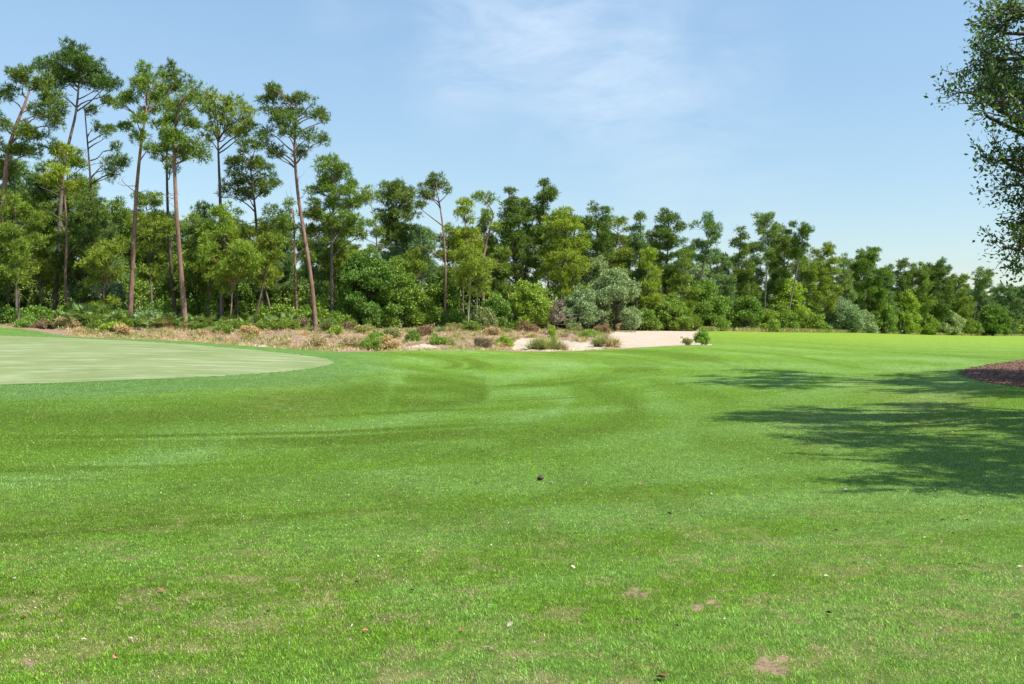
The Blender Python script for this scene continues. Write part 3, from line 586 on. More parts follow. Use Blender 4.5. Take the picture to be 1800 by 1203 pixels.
# young and mid-height pines standing before and between the tall trunks
YG = 'young pines under the tall ones'
SP2 = [(30, 68, 345, 90, 480, 'oval', 'mid', 'grey', 0, 'low spreading pine under the curved trunk at the left edge'),
 (118, 70, 246, 52, 330, 'irr', 'yel', 'red', -8, 'yellow green pine crown crossing in front of the tallest trunk'),
 (150, 73, 345, 105, 520, 'oval', 'dark', 'grey', 0, 'dense dark young pine between the tallest trunk and the straight reddish one'),
 (186, 67, 425, 95, 530, 'umb', 'mid', 'red', -10, 'short pine with twisted reddish stems above the palmettos'),
 (265, 73, 365, 110, 470, 'umb', 'mid', 'grey', 0, 'mid height pine behind the straight reddish trunk'),
 (70, 72, 380, 90, 500, 'irr', 'mid', 'grey', 0, 'loose young pine left of the tallest trunk'),
 (388, 69, 360, 90, 430, 'cone', 'yel', 'grey', 8, 'bright yellow green pine with a pointed top under the fan shaped pine'),
 (402, 68, 432, 140, 500, 'umb', 'yel', 'red', 6, 'bright yellow green flat crown, the widest of the young pines'),
 (350, 74, 395, 80, 520, 'irr', 'dark', 'dark', 0, 'shaded young pine behind the thick front trunk'),
 (478, 74, 405, 90, 500, 'umb', 'mid', 'grey', -30, 'mid green young pine with a slanting trunk'),
 (640, 80, 438, 80, 540, 'irr', 'yel', 'grey', 0, 'yellowish young pine before the square topped pine'),
 (740, 82, 400, 70, 480, 'irr', 'far', 'pale', 0, 'grey green pine with zigzag branches left of the parasol pine'),
 (822, 79, 440, 82, 500, 'umb', 'yel', 'pale', 4, 'yellow green umbrella pine right of the parasol pine trunk'),
 (870, 90, 440, 70, 540, 'oval', 'mid', 'dark', 0, 'shaded pine behind the lime green bush'),
 (1140, 99, 440, 66, 560, 'irr', 'yel', 'grey', 0, 'yellow tinged pine above the left end of the big bunker'),
 (1195, 101, 440, 70, 565, 'irr', 'mid', 'grey', 6, 'leafy pine above the middle of the big bunker'),
 (1420, 134, 455, 60, 560, 'irr', 'mid', 'grey', 0, 'tangled pine under the open leaning pine'),
 (1560, 160, 480, 50, 570, 'irr', 'far', 'grey', 0, 'shaggy pine below the ragged tilted pine'),
 (560, 78, 430, 80, 540, 'irr', 'far', 'grey', 0, 'blue green pine between the leaning pine and the bushy pine'),
 (-40, 70, 380, 110, 520, 'oval', 'mid', 'grey', 0, 'pine standing outside the left edge'),
 (32, 66, 400, 60, 470, 'irr', 'mid', 'grey', 2, 'thin grey trunk near the left edge with a small crown'),
 (14, 69, 410, 50, 480, 'irr', 'mid', 'dark', 0, 'dark thin trunk between the left edge and the thin grey trunk'),
 (368, 69, 425, 60, 470, 'irr', 'yel', 'dark', 0, 'thin dark trunk left of the widest young pine'),
 (416, 71, 440, 50, 480, 'irr', 'mid', 'dark', 4, 'slim trunk close right of the widest young pine'),
 (440, 71, 410, 60, 460, 'irr', 'mid', 'grey', 46, 'strongly slanting trunk right of the widest young pine'),
 (588, 77, 430, 50, 470, 'irr', 'mid', 'grey', 0, 'slim trunk beside the bushy pointed pine'),
 (610, 78, 445, 50, 490, 'irr', 'yel', 'dark', 4, 'slim dark trunk right of the bushy pointed pine'),
 (720, 80, 440, 60, 490, 'irr', 'mid', 'dark', 0, 'slim dark trunk before the square topped pine'),
 (838, 80, 460, 50, 500, 'irr', 'yel', 'pale', 6, 'slim pale crooked trunk right of the umbrella pine')]
for (px_, Y_, tp_, cw_, cb_, st_, mt_, bk_, ln_, lb_) in SP2:
    auto(px_, Y_, tp_, cw_, cb_, st_, mt_, bk_, lb_, ln_, .95, group=YG, dead=2)

ORD = ['first', 'second', 'third', 'fourth', 'fifth', 'sixth', 'seventh', 'eighth', 'ninth', 'tenth', 'eleventh', 'twelfth', 'thirteenth', 'fourteenth', 'fifteenth', 'sixteenth', 'seventeenth', 'eighteenth', 'nineteenth', 'twentieth',
       'twenty-first', 'twenty-second', 'twenty-third', 'twenty-fourth', 'twenty-fifth', 'twenty-sixth', 'twenty-seventh', 'twenty-eighth', 'twenty-ninth', 'thirtieth', 'thirty-first', 'thirty-second', 'thirty-third', 'thirty-fourth', 'thirty-fifth', 'thirty-sixth', 'thirty-seventh', 'thirty-eighth', 'thirty-ninth', 'fortieth',
       'forty-first', 'forty-second', 'forty-third', 'forty-fourth', 'forty-fifth', 'forty-sixth', 'forty-seventh', 'forty-eighth', 'forty-ninth', 'fiftieth', 'fifty-first', 'fifty-second', 'fifty-third', 'fifty-fourth', 'fifty-fifth', 'fifty-sixth', 'fifty-seventh', 'fifty-eighth', 'fifty-ninth', 'sixtieth']
# ------------------------------------------------------------------ back row: a few trees built once, copied
def copy_tree(src, loc, rz, s, label):
    r = src.copy(); C.objects.link(r); r.location = loc; r.rotation_euler = (0, 0, rz); r.scale = (s, s, s); r['label'] = label
    for ch in src.children:
        c_ = ch.copy(); C.objects.link(c_); c_.parent = r
        for g_ in ch.children: h_ = g_.copy(); C.objects.link(h_); h_.parent = c_
    return r
BKG = 'trees in the rows behind the front pines'
bx = [(20, 18, 285), (60, 26, 295), (95, 22, 300), (128, 22, 268), (160, 24, 318), (205, 22, 350), (262, 24, 342), (300, 26, 385), (340, 20, 375), (420, 22, 372), (455, 14, 400), (500, 16, 392), (545, 20, 398), (610, 22, 410), (655, 14, 432), (700, 16, 405), (745, 20, 402), (790, 14, 395),
      (845, 12, 385), (880, 16, 378), (940, 14, 372), (1010, 12, 382), (1065, 12, 402), (1105, 12, 412), (1150, 14, 410), (1200, 14, 425), (1240, 14, 455), (1280, 14, 452), (1325, 14, 428), (1365, 14, 430), (1410, 16, 440), (1460, 16, 462), (1500, 16, 462), (1550, 16, 470), (1600, 18, 478), (1630, 18, 476), (1670, 20, 490), (1700, 20, 503), (1745, 24, 508), (1785, 26, 508), (1830, 26, 506), (1880, 26, 500), (-60, 20, 300), (-120, 22, 280), (-20, 24, 290), (0, 12, 330), (45, 13, 345), (185, 12, 372), (232, 28, 360), (320, 14, 392), (365, 26, 362), (480, 24, 385), (575, 24, 400)]
protos = {}
bx.sort()
for i, (px_, dy, tp_) in enumerate(bx):
    Y_ = base_y(px_) + dy; X_ = (px_ - CX) / F * Y_; z_ = gz(X_, Y_); H_ = P(px_, tp_, Y_)[2] - z_
    kk = ('far', 'mid', 'dark')[i % 3] if px_ > 250 else ('far', 'far', 'mid')[i % 3]; vv = (kk, (i // 3) % 2)
    lb_ = '%s tree from the left in the row behind the front pines, %s' % (ORD[i], dict(far='blue green', mid='mid green', dark='dark green')[kk])
    if vv not in protos:
        o = auto(px_, Y_, tp_, 100 * 90 / Y_, HY - (HY - tp_) * .32, ('oval', 'cone')[vv[1]], kk, 'dark', lb_, 0, 1.05, group=BKG, dead=0, padr=.5); protos[vv] = (o, H_)
    else:
        s0, h0 = protos[vv]; copy_tree(s0, (X_, Y_, z_ - .05), RNG.uniform(0, 6.28), H_ / h0, lb_)

# ------------------------------------------------------------------ broadleaf bushes and small trees at the foot of the wood
def bush(px_, Y_, top, wpx, mat, label, bot=None, name='shrub', group='bushes at the foot of the wood', dens=1.0, bk='dark', cat='shrub', ls=None, padr=.42):
    rs = random.Random(int(px_ * 3 + top)); X_ = (px_ - CX) / F * Y_; b = np.array([X_, Y_, gz(X_, Y_)]); k = Y_ / F
    H_ = max(P(px_, top, Y_)[2] - b[2], .5); w_ = wpx * k / 2; bl = []
    n = int(6 + 5 * w_)
    for i in range(n):
        th = i * 2.4 + rs.uniform(-.4, .4); q = (i + .5) / n; rr_ = w_ * .78 * math.sqrt(q); zz = H_ * (.93 - .62 * q * rs.uniform(.5, 1.15)); sz = min(.5 * w_, .36 * H_) * rs.uniform(.7, 1.1)
        bl.append((b + np.array([math.cos(th) * rr_, math.sin(th) * rr_, max(zz - sz * .5, sz * .45)]), sz, sz * .85))
    for i in range(max(2, int(w_ * 2.5))):
        th = rs.uniform(0, 6.28); bl.append((b + np.array([math.cos(th) * w_ * .8, math.sin(th) * w_ * .8, .14 * H_ + .15]), .32 * w_ + .1, .15 * H_ + .1))
    tk = [b, b + np.array([rs.uniform(-.2, .2) * w_, 0, H_ * .35]), b + np.array([rs.uniform(-.3, .3) * w_, 0, H_ * .7])]
    return build_tree(name, tk, bl, FM[mat], BK[bk], (.02 * H_ + .02, .02), 'leaf', dens, ls=ls, dead=0, label=label, cat=cat, group=group, padr=padr)
BU = [(932, 84, 492, 74, 'lime', 'rounded lime green bush at the foot of the middle pines'),
 (1020, 88, 505, 66, 'silver', 'silvery green shrub, left one of the silvery pair'),
 (1078, 90, 468, 86, 'silver', 'tall silvery green shrub, right and larger one of the silvery pair'),
 (1050, 93, 446, 60, 'silver', 'pale grey green tree rising behind the silvery pair'),
 (1236, 104, 490, 80, 'leaf', 'rounded dark green bush behind the right end of the bunker'),
 (1232, 108, 455, 56, 'silver', 'soft light green tree in the notch of sky'),
 (1180, 99, 520, 60, 'leaf', 'leafy green bush behind the top edge of the big bunker'),
 (1130, 97, 545, 60, 'leaf', 'low shaded bush at the left end of the big bunker'),
 (640, 77, 432, 100, 'leaf', 'spreading broadleaf tree with glossy leaves in the middle left'),
 (690, 79, 445, 90, 'leaf', 'shining leaved tree beside the spreading broadleaf tree'),
 (712, 84, 412, 70, 'silver', 'pale feathery tree under the square topped pine'),
 (735, 80, 500, 60, 'leaf', 'dim leafy bush left of the parasol pine trunk'),
 (870, 82, 520, 56, 'leaf', 'leafy bush left of the lime green bush'),
 (850, 80, 545, 50, 'olive', 'dull olive bush next to the pale thin trunk'),
 (800, 80, 545, 50, 'leaf', 'green bush right of the parasol pine trunk'),
 (1385, 126, 482, 62, 'lime', 'bright green tree under the pale trunked pine'),
 (1370, 124, 535, 56, 'leaf', 'yellow green bush at the foot of the pale trunked pine'),
 (1310, 115, 520, 60, 'leaf', 'dark bush right of the notch of sky'),
 (1345, 118, 545, 50, 'leaf', 'shaded bush left of the bright green tree'),
 (1475, 140, 525, 70, 'silver', 'pale green feathery bush along the far fairway'),
 (1430, 132, 548, 52, 'leaf', 'low bush just left of the pale feathery bush'),
 (1515, 148, 545, 48, 'silver', 'blue green bush right of the pale feathery bush'),
 (1550, 156, 530, 50, 'leaf', 'rounded bush below the domed pine'),
 (1590, 165, 505, 50, 'lime', 'light green pointed tree midway along the far fairway'),
 (1625, 176, 550, 44, 'leaf', 'low bush right of the light green pointed tree'),
 (1665, 190, 548, 50, 'silver', 'grey green bush near the far end of the fairway'),
 (1745, 208, 535, 50, 'leaf', 'rounded tree at the far right end of the wood'),
 (1700, 205, 560, 40, 'leaf', 'small bush left of the rounded far tree'),
 (1720, 250, 530, 60, 'silver', 'hazy pale tree beyond the end of the fairway'),
 (500, 74, 520, 90, 'leaf', 'leafy thicket between the thin trunk and the slanting trunk'),
 (555, 76, 490, 70, 'leaf', 'shaded bush behind the leaning pine'),
 (440, 74, 505, 80, 'leaf', 'leafy bush behind the slanting trunk'),
 (355, 74, 500, 80, 'leaf', 'broadleaf bush right of the thick front trunk'),
 (275, 70, 520, 70, 'leaf', 'bushy green mound between the two reddish trunks'),
 (262, 67, 545, 44, 'silver', 'blue green bush beside the foot of the straight reddish pine'),
 (205, 68, 535, 60, 'leaf', 'green bush left of the straight reddish pine'),
 (130, 68, 520, 80, 'leaf', 'dark spreading bush right of the tallest trunk'),
 (60, 69, 525, 80, 'leaf', 'dark bush left of the tallest trunk'),
 (10, 68, 530, 70, 'leaf', 'leafy bush at the left edge'),
 (590, 75, 545, 60, 'leaf', 'low bush at the foot of the bushy pine'),
 (645, 78, 540, 60, 'leaf', 'deep green bush on top of the bank'),
 (770, 86, 480, 90, 'leaf', 'tall thicket behind the parasol pine trunk'),
 (985, 90, 540, 50, 'leaf', 'shaded bush between the lime bush and the silvery pair'),
 (170, 74, 450, 90, 'silver', 'pale leafy tree deep in the left part of the wood'),
 (330, 78, 440, 90, 'leaf', 'leafy tree behind the three close trunks'),
 (30, 75, 470, 90, 'far', 'feathery tree deep in the wood at the left edge'),
 (430, 80, 455, 100, 'leaf', 'leafy tree behind the widest young pine')]
for (a, b_, c_, d_, e_, l_) in BU:
    if a < 600 and c_ > 485: c_ = c_ + .4 * (570 - c_)
    bush(a, b_, c_, d_, e_, l_, group='bushes and small trees at the foot of the wood', ls=.17 * max(1, b_ / 85) ** .5)
bush(1234, 62.5, 579, 22, 'lime', 'small round lime bush alone on the right edge of the bunker', name='shrub', group=None, ls=.08, dens=2.4, padr=.14)
bush(1206, 63.6, 598, 10, 'olive', 'tiny dark tuft on the sand left of the lone lime bush', name='shrub', group=None, ls=.06, dens=1.6, padr=.12)
bush(970, 71, 574, 14, 'lime', 'small upright yellow green sapling behind the bunker tussock', name='shrub', group=None, ls=.09, dens=1.6, padr=.14)
# bare twiggy bush beside the silvery shrub
hero([(975, 570), (974, 560), (974, 550)], [(966, 553, 11, 6, .5), (984, 556, 10, 6, -.5), (975, 545, 9, 6, 0)], 84, 'twig', 'pale', 'bare grey twiggy bush between the lime bush and the silvery pair', (.05, .02), 1.2, 8, name='shrub')

# dense undergrowth deep in the wood: nobody could count it
U = Geo()
for px_ in np.arange(-260, 2000, 8.0):
    for k_ in range(4):
        q = px_ + RNG.uniform(-6, 6); Y_ = base_y(q) + RNG.uniform(9, 34); X_ = (q - CX) / F * Y_; s_ = max(1, Y_ / 85)
        h_ = RNG.uniform(.3, 3.4) + (1.0 if k_ == 0 else 0) * RNG.uniform(0, 2.5); r_ = RNG.uniform(.7, 1.5) * s_ ** .5
        n_ = int(130 * r_ ** 2 / s_); u_ = unit(n_, .2); p_ = np.array([X_, Y_, gz(X_, Y_) + h_]) + u_ * RNG.uniform(.5, 1, (n_, 1)) * r_ * np.array([1.1, 1, .8])
        leaves(U, p_, u_, .24 * s_)
uo = U.obj('undergrowth', FM['leaf']); tag(uo, 'dense green undergrowth deep in the wood behind the front bushes', 'undergrowth', kind='stuff')

# ------------------------------------------------------------------ plants of the sandy bank
def tuft_mesh(n, L, spread, wd, droop=.5, r0=.12):
    G = Geo(); th = RNG.uniform(0, 6.283, n); el = RNG.uniform(0, spread, n); l = L * RNG.uniform(.5, 1.1, n)
    b = np.stack([np.cos(th) * r0 * RNG.uniform(0, 1, n), np.sin(th) * r0 * RNG.uniform(0, 1, n), np.zeros(n)], 1)
    dh = np.stack([np.cos(th + RNG.normal(0, .4, n)), np.sin(th + RNG.normal(0, .4, n)), np.zeros(n)], 1)
    s = np.stack([-dh[:, 1], dh[:, 0], np.zeros(n)], 1) * wd; up = np.array([0, 0, 1.])
    p1 = b + (dh * np.sin(el)[:, None] + up * np.cos(el)[:, None]) * l[:, None] * .55
    el2 = el + droop * RNG.uniform(.3, 1.3, n); p2 = p1 + (dh * np.sin(el2)[:, None] + up * np.cos(el2)[:, None]) * l[:, None] * .45
    v = np.stack([b - s, b + s, p1 + s * .8, p1 - s * .8, p2], 1); q = np.arange(n)[:, None] * 5
    G.add(v.reshape(-1, 3), q + np.array([[0, 1, 2, 3]]), np.repeat(RNG.uniform(0, 1, n), 5)); G.f[3].append(q + np.array([[3, 2, 4]]))
    return G
def one(name, G, mat, loc, label, cat, group=None):
    o = G.obj(name, mat); o.location = loc; tag(o, label, cat, group); return o
def tussock(px_, Y_, hpx, n, mat, label, proto=None, group='clumps of wiregrass on the sandy bank'):
    X_ = (px_ - CX) / F * Y_; z_ = gz(X_, Y_) - .03; s_ = hpx * Y_ / F
    if proto is None: o = one('grass_tussock', tuft_mesh(n, 1.0, 1.15, .016, .9, .55), FM[mat], (X_, Y_, z_), label, 'grass clump', group)
    else:
        o = proto.copy(); C.objects.link(o); o.location = (X_, Y_, z_); o['label'] = label
        if group: o['group'] = group
    o.rotation_euler = (0, 0, RNG.uniform(0, 6.28)); o.scale = (s_, s_, s_); return o
big = [(945, 62.5, 19, 'olive', 'dark wiregrass clump in the middle of the left bunker'), (968, 62.0, 21, 'olive', 'largest wiregrass clump, in the left bunker beside the sapling'), (987, 61.8, 13, 'dry', 'straw coloured clump at the right foot of the largest bunker clump'),
       (1058, 66, 19, 'olive', 'wiregrass clump at the left tip of the big bunker'), (1076, 65.5, 17, 'dry', 'straw coloured clump on the edge of the big bunker')]
for (a, b_, h_, m_, l_) in big: tussock(a, b_, h_ * 1.5, 480, m_, l_)
PT = {m_: None for m_ in ('olive', 'dry')}
land = [(0, 'left of the tallest trunk'), (130, 'below the palmettos'), (240, 'below the straight reddish pine'), (330, 'below the thick front trunk'), (420, 'below the widest young pine'), (520, 'below the leaning pine'), (600, 'below the bushy pine'), (700, 'below the square topped pine'), (790, 'below the parasol pine'), (880, 'left of the lime bush'), (950, 'below the lime bush'), (1020, 'below the silvery pair'), (1080, 'by the big bunker')]
spots = []
for k_ in range(150):
    px_ = float(np.interp(k_, [0, 20, 149], [20, 330, 1075])) + RNG.uniform(-6, 6); e0 = float(edge_y(px_)); e1 = base_y(px_) - 1.5
    if px_ < 130: e0 = e1 - 2.5
    spots.append((px_, e0 + 1.5 + (e1 - e0 - 1.5) * RNG.random() ** .8))
spots.sort(); cnt = {}
def sand_at(px_, Y_): return any(bool(in_poly(np.array([px_]), np.array([Y_]), s_)[0]) for s_ in SANDS)
for i, (px_, Y_) in enumerate(spots):
    if sand_at(px_, Y_): Y_ += 9
    m_ = 'olive' if (i * 7) % 5 > 1 else 'dry'; ld = [t for x, t in land if x <= px_][-1]; back = Y_ > (edge_y(px_) + base_y(px_)) / 2
    key = (m_, ld, bool(back)); cnt[key] = cnt.get(key, 0) + 1
    l_ = '%s %s grass clump on the %s bank %s' % (ORD[cnt[key] - 1], {'olive': 'olive', 'dry': 'straw coloured'}[m_], 'upper' if back else 'lower', ld)
    o = tussock(px_, Y_, RNG.uniform(6, 16), 190, m_, l_, PT[m_])
    if PT[m_] is None: PT[m_] = o
# low scrubby bushes on the bank
cnt = {}
SB = [(45, 575), (118, 574), (75, 578), (170, 582), (195, 588), (215, 590), (150, 562), (225, 562), (250, 566), (285, 572), (345, 572), (372, 565), (415, 570), (470, 575), (505, 578), (530, 575), (575, 577), (590, 582), (620, 590), (640, 580), (655, 598), (665, 588), (690, 585), (725, 587), (748, 583), (770, 590), (795, 575), (830, 578), (862, 582), (885, 590), (905, 573), (925, 578), (950, 572), (1010, 580), (1040, 585), (1058, 580), (1090, 577), (1152, 579), (1172, 577), (560, 590), (610, 575), (680, 600), (440, 583), (390, 583), (845, 592)]
lp_ = None
for i, (px_, py_) in enumerate(sorted(SB)):
    f_ = min(max((596 - py_) / 20, 0.05), 1); Y_ = float(edge_y(px_)) + 2 + (base_y(px_) - 3 - float(edge_y(px_))) * f_
    if px_ < 130: Y_ = base_y(px_) - 2.5
    if sand_at(px_, Y_): Y_ += 7
    m_ = ('leaf', 'rust', 'dry', 'olive')[0 if py_ < 572 else (i % 4)] if i % 5 else 'lime'
    ld = [t for x, t in land if x <= px_][-1]; cnt[(m_, ld)] = cnt.get((m_, ld), 0) + 1
    X_ = (px_ - CX) / F * Y_; top = HY - (gz(X_, Y_) + RNG.uniform(.3, .7) - EYE) / Y_ * F
    bush(px_, Y_, top, RNG.uniform(20, 44), m_, '%s low %s scrub bush on the bank %s' % (ORD[cnt[(m_, ld)] - 1], dict(leaf='green', olive='olive', lime='fresh green', dry='straw coloured', rust='rusty brown')[m_], ld), name='scrub_bush', group='low scrub bushes on the sandy bank', ls=.09, padr=.2, dens=.8)
# saw palmettos
def palmetto(loc, s_, label, group):
    root = empty('palmetto', loc); G = Geo()
    for k_ in range(13):
        th = k_ * 2.4; el = RNG.uniform(.25, 1.25); d_ = np.array([math.cos(th) * math.sin(el), math.sin(th) * math.sin(el), math.cos(el)]); tip = d_ * RNG.uniform(.55, .95) * s_
        sd_ = np.cross(d_, [0, 0, 1]); sd_ /= np.linalg.norm(sd_) + 1e-9; nrm = np.cross(sd_, d_)
        st_ = Geo(); G.add(np.array([[0, 0, 0], sd_ * .02, tip + sd_ * .01, tip]), np.array([[0, 1, 2, 3]]), np.full(4, .2))
        a_ = np.linspace(-1.5, 1.5, 15) + RNG.normal(0, .04, 15); L_ = .5 * s_ * (1 - .25 * np.abs(a_) / 1.5)
        for a1, l1 in zip(a_, L_):
            dd = d_ * math.cos(a1) + sd_ * math.sin(a1); ww = (sd_ * math.cos(a1) - d_ * math.sin(a1)) * .026 * s_
            e_ = tip + dd * l1 + nrm * l1 * .12 - np.array([0, 0, .12 * l1])
            G.add(np.array([tip, tip + dd * l1 * .45 + ww, e_, tip + dd * l1 * .45 - ww]), np.array([[0, 1, 2, 3]]), np.full(4, RNG.random()))
    G.obj('fronds', FM['palm'], root); tag(root, label, 'palmetto', group); return root
PG = 'saw palmettos under the tall pines'; pp = palmetto((0, 0, 0), 1.0, 'x', PG)
PAL = [(142, 552), (158, 556), (176, 552), (188, 560), (120, 556), (205, 563), (168, 566), (230, 566), (292, 566), (310, 570), (340, 568), (372, 566), (405, 568), (440, 566), (475, 567), (265, 568), (510, 570), (575, 571), (105, 560)]
PAL.sort()
for i, (px_, py_) in enumerate(PAL):
    Y_ = base_y(px_) - 2.2 + (i % 3) * .9; X_ = (px_ - CX) / F * Y_
    o = pp if i == 0 else pp.copy()
    if i:
        C.objects.link(o)
        for ch in pp.children: c_ = ch.copy(); C.objects.link(c_); c_.parent = o
    o.location = (X_, Y_, gz(X_, Y_)); o.rotation_euler = (0, 0, i * 1.3); o.scale = (1.5 if i in (2, 3, 4, 5) else 1.05,) * 3
    o['label'] = '%s saw palmetto from the left in the row along the top of the bank' % ORD[i]
# matted low grass over the bank
n = 90000; lx = RNG.uniform(100, 1090, n); ed = edge_y(lx); bs = np.interp(lx, _BX, _BY); ly = ed + .5 + (bs - ed) * RNG.random(n); wx = (lx - CX) / F * ly
keep = RNG.random(n) < sstep(.52, .68, fbm(wx / 1.1, ly / 1.1, 120, 4, .6))
for s_ in SANDS: keep &= ~in_poly(lx, ly, s_)
wx, ly = wx[keep], ly[keep]; n = len(wx); G = Geo(); dd3 = unit(n) * [.8, .8, .3] + [0, 0, .55]
leaves(G, np.stack([wx, ly, hz(wx, ly)], 1), dd3, .24, .1, .15)
tag(G.obj('matted_grass', FM['olive']), 'matted olive and straw grass covering patches of the sandy bank', 'grass', kind='stuff')
# unmown grass where the far fairway meets the wood
n = 42000; lx = RNG.uniform(1225, 2000, n); ly = edge_y(lx) + RNG.uniform(-1.0, 1, n) ** 3 * 2 + RNG.uniform(0, 5, n); wx = (lx - CX) / F * ly
k = RNG.random(n) < sstep(.3, .6, fbm(wx / 3, ly / 3, 150, 4)); wx, ly = wx[k], ly[k]; n = len(wx)
G = Geo(); leaves(G, np.stack([wx, ly, hz(wx, ly)], 1), unit(n) * [.7, .7, .3] + [0, 0, .8], .5, .12, .12)
tag(G.obj('rough_grass', FM['olive']), 'unmown rough grass where the far fairway meets the wood', 'grass', kind='stuff')
# fine litter of straw and twigs over the bank
n = 30000; lx = RNG.uniform(120, 1080, n); ed = edge_y(lx); bs = np.interp(lx, _BX, _BY)
ly = ed + .4 + (bs - ed) * RNG.random(n); wx = (lx - CX) / F * ly; wz = hz(wx, ly) + .02
keep = np.ones(n, bool)
for s_ in SANDS: keep &= ~in_poly(lx, ly, s_)
G = Geo(); leaves(G, np.stack([wx, ly, wz], 1)[keep], np.tile([0, 0, .35], (keep.sum(), 1)), .17, .16, 1.0)
tag(G.obj('straw_litter', FM['dry']), 'fine straw and dead twigs scattered over the sandy bank', 'litter', kind='stuff')
n = 22000; ms = np.where(MUL)[0]; pk = ms[RNG.integers(0, len(ms), n)]; pc_ = qc[pk] + RNG.normal(0, .1, (n, 3)) * [1, 1, 0]
pc_[:, 2] = hz(pc_[:, 0], pc_[:, 1]) + .01
g = M('bark_chip', .9); rr_ = g.attr('rnd').outputs['Fac']; g.l(g.mix(rr_, (.10, .046, .03), (.27, .165, .12)), g.b.inputs['Base Color'])
G = Geo(); leaves(G, pc_, unit(n) * [1, 1, .15], .07, .45, .12); tag(G.obj('bark_chips', g.m), 'reddish bark chips covering the bed under the right hand oaks', 'mulch', kind='stuff')

# ------------------------------------------------------------------ the oaks on the right
def oak(base, H, masses, label, seed=1, nleaf=1.0, name='oak_tree', extra=0):
    base = np.array([base[0], base[1], gz(*base)]); root = empty(name, base); BR_ = []; L = Geo()
    tk = np.array([base - [0, 0, .3], base + [-.1, .1, 1.2], base + [-.3, .1, 2.4], base + [-.2, .2, 4.0], base + [.1, .1, .62 * H]])
    TR = Geo(); tube(TR, tk, [.36, .27, .24, .2, .1], 12)
    lo = [tk[2], tk[3], (tk[3] + tk[4]) / 2, tk[4]]
    for (c, rx, rz) in masses:
        c = np.asarray(c, float); j = min(range(4), key=lambda q: abs(lo[q][2] - (c[2] - .35 * np.hypot(*(c[:2] - base[:2])))))
        W = Geo(); BR_.append(W); a = lo[j]; lp = curve(a, c, 9, .06, rise=.05); tube(W, lp, np.linspace(.11, .03, 9), 7)
        ns = int(10 * rx) + 2
        for _ in range(ns):
            u = unit(1, .1)[0]; e = c + u * RNG.uniform(.6, 1) * np.array([rx, rx, rz]); s0 = lp[RNG.integers(5, 9)]
            sp_ = curve(s0, e, 7, .08, rise=.06); tube(W, sp_, np.linspace(.032, .011, 7), 4)
            for _ in range(7):
                q = sp_[RNG.integers(2, 7)]; dr = (u + RNG.normal(0, .8, 3)); dr /= np.linalg.norm(dr); tw = curve(q, q + dr * RNG.uniform(.25, .65), 5, .1, sag=.05); tube(W, tw, np.linspace(.010, .005, 5), 3)
                nl = int(22 * nleaf); t_ = RNG.integers(1, 5, nl); cc = tw[t_] + RNG.normal(0, .07, (nl, 3)); leaves(L, cc, np.tile(dr * .5 + [0, 0, .1], (nl, 1)), .095, .48, .8)
    tro = TR.obj('trunk', BK['dark'], root, base, True); [W.obj('branch', BK['dark'], tro, base, True) for W in BR_]; L.obj('crown', FM['oak'], root, base); tag(root, label, 'tree', 'live oaks at the right edge'); return root
YA = 18.6
def OM(l): return [(P(x, y, YA + dy), r * .86 * YA / F, r * .56 * YA / F) for x, y, r, dy in l]
mA = OM([(x + (8 if x < 1800 else 2), y, r, dy) for x, y, r, dy in [(1755, 60, 62, -.5), (1722, 105, 50, .6), (1700, 165, 46, 0), (1760, 130, 60, 1.2), (1800, 30, 80, -1), (1725, 205, 48, -.8), (1790, 175, 60, .5), (1850, 110, 90, 2), (1860, 200, 80, -2),
         (1790, 262, 62, .2), (1755, 285, 42, -.5), (1785, 325, 46, .6), (1850, 300, 90, 0), (1800, 395, 50, .1), (1782, 440, 40, -.3), (1850, 420, 80, .5), (1850, -60, 85, 0), (1920, -40, 100, 2),
         (1960, 60, 130, -2.5), (1980, 200, 120, 3), (2000, 330, 120, -1), (2060, 120, 130, 1), (2000, -120, 130, 0), (2010, -150, 100, -1.5), (2120, 250, 120, -2), (2140, 0, 130, 2), (1860, 90, 80, -3.5), (1900, 260, 90, 3.5), (1960, 420, 80, 1)]])
oak((13.8, 18.7), 11, mA, 'leafy live oak whose crown hangs into the upper right corner', 1, .8)
def rnd_masses(b, n, rr_, z0, z1, sd_):
    rs = random.Random(sd_); o = []
    for i in range(n):
        th = i * 2.4; q = rr_ * math.sqrt((i + .5) / n) * .85; o.append((np.array([b[0] + math.cos(th) * q, b[1] + math.sin(th) * q, z0 + (z1 - z0) * (1 - (q / rr_) ** 2 * .55) * rs.uniform(.55, 1)]), rs.uniform(1.0, 1.5), rs.uniform(.5, .8)))
    return o
mB = []
for c_, rx_, rz_ in rnd_masses((21.6, 28.8), 56, 8.6, 3.5, 12, 5):
    lim = EYE + .336 * c_[1]
    if CX + F * (c_[0] - rx_ - .7) / c_[1] < 1800 and c_[2] - rz_ - .5 < lim: c_[2] = lim + rz_ + .7      # the crown is high and wide on this side
    mB.append((c_, rx_, rz_))
oak((21.6, 28.8), 14, mB, 'live oak on the mulch bed just outside the right edge', 2, 2.2)
oak((13.4, 11.0), 10, rnd_masses((13.4, 11.0), 26, 6.2, 3.2, 9.5, 9), 'nearest live oak just outside the right edge', 3, 2.2)

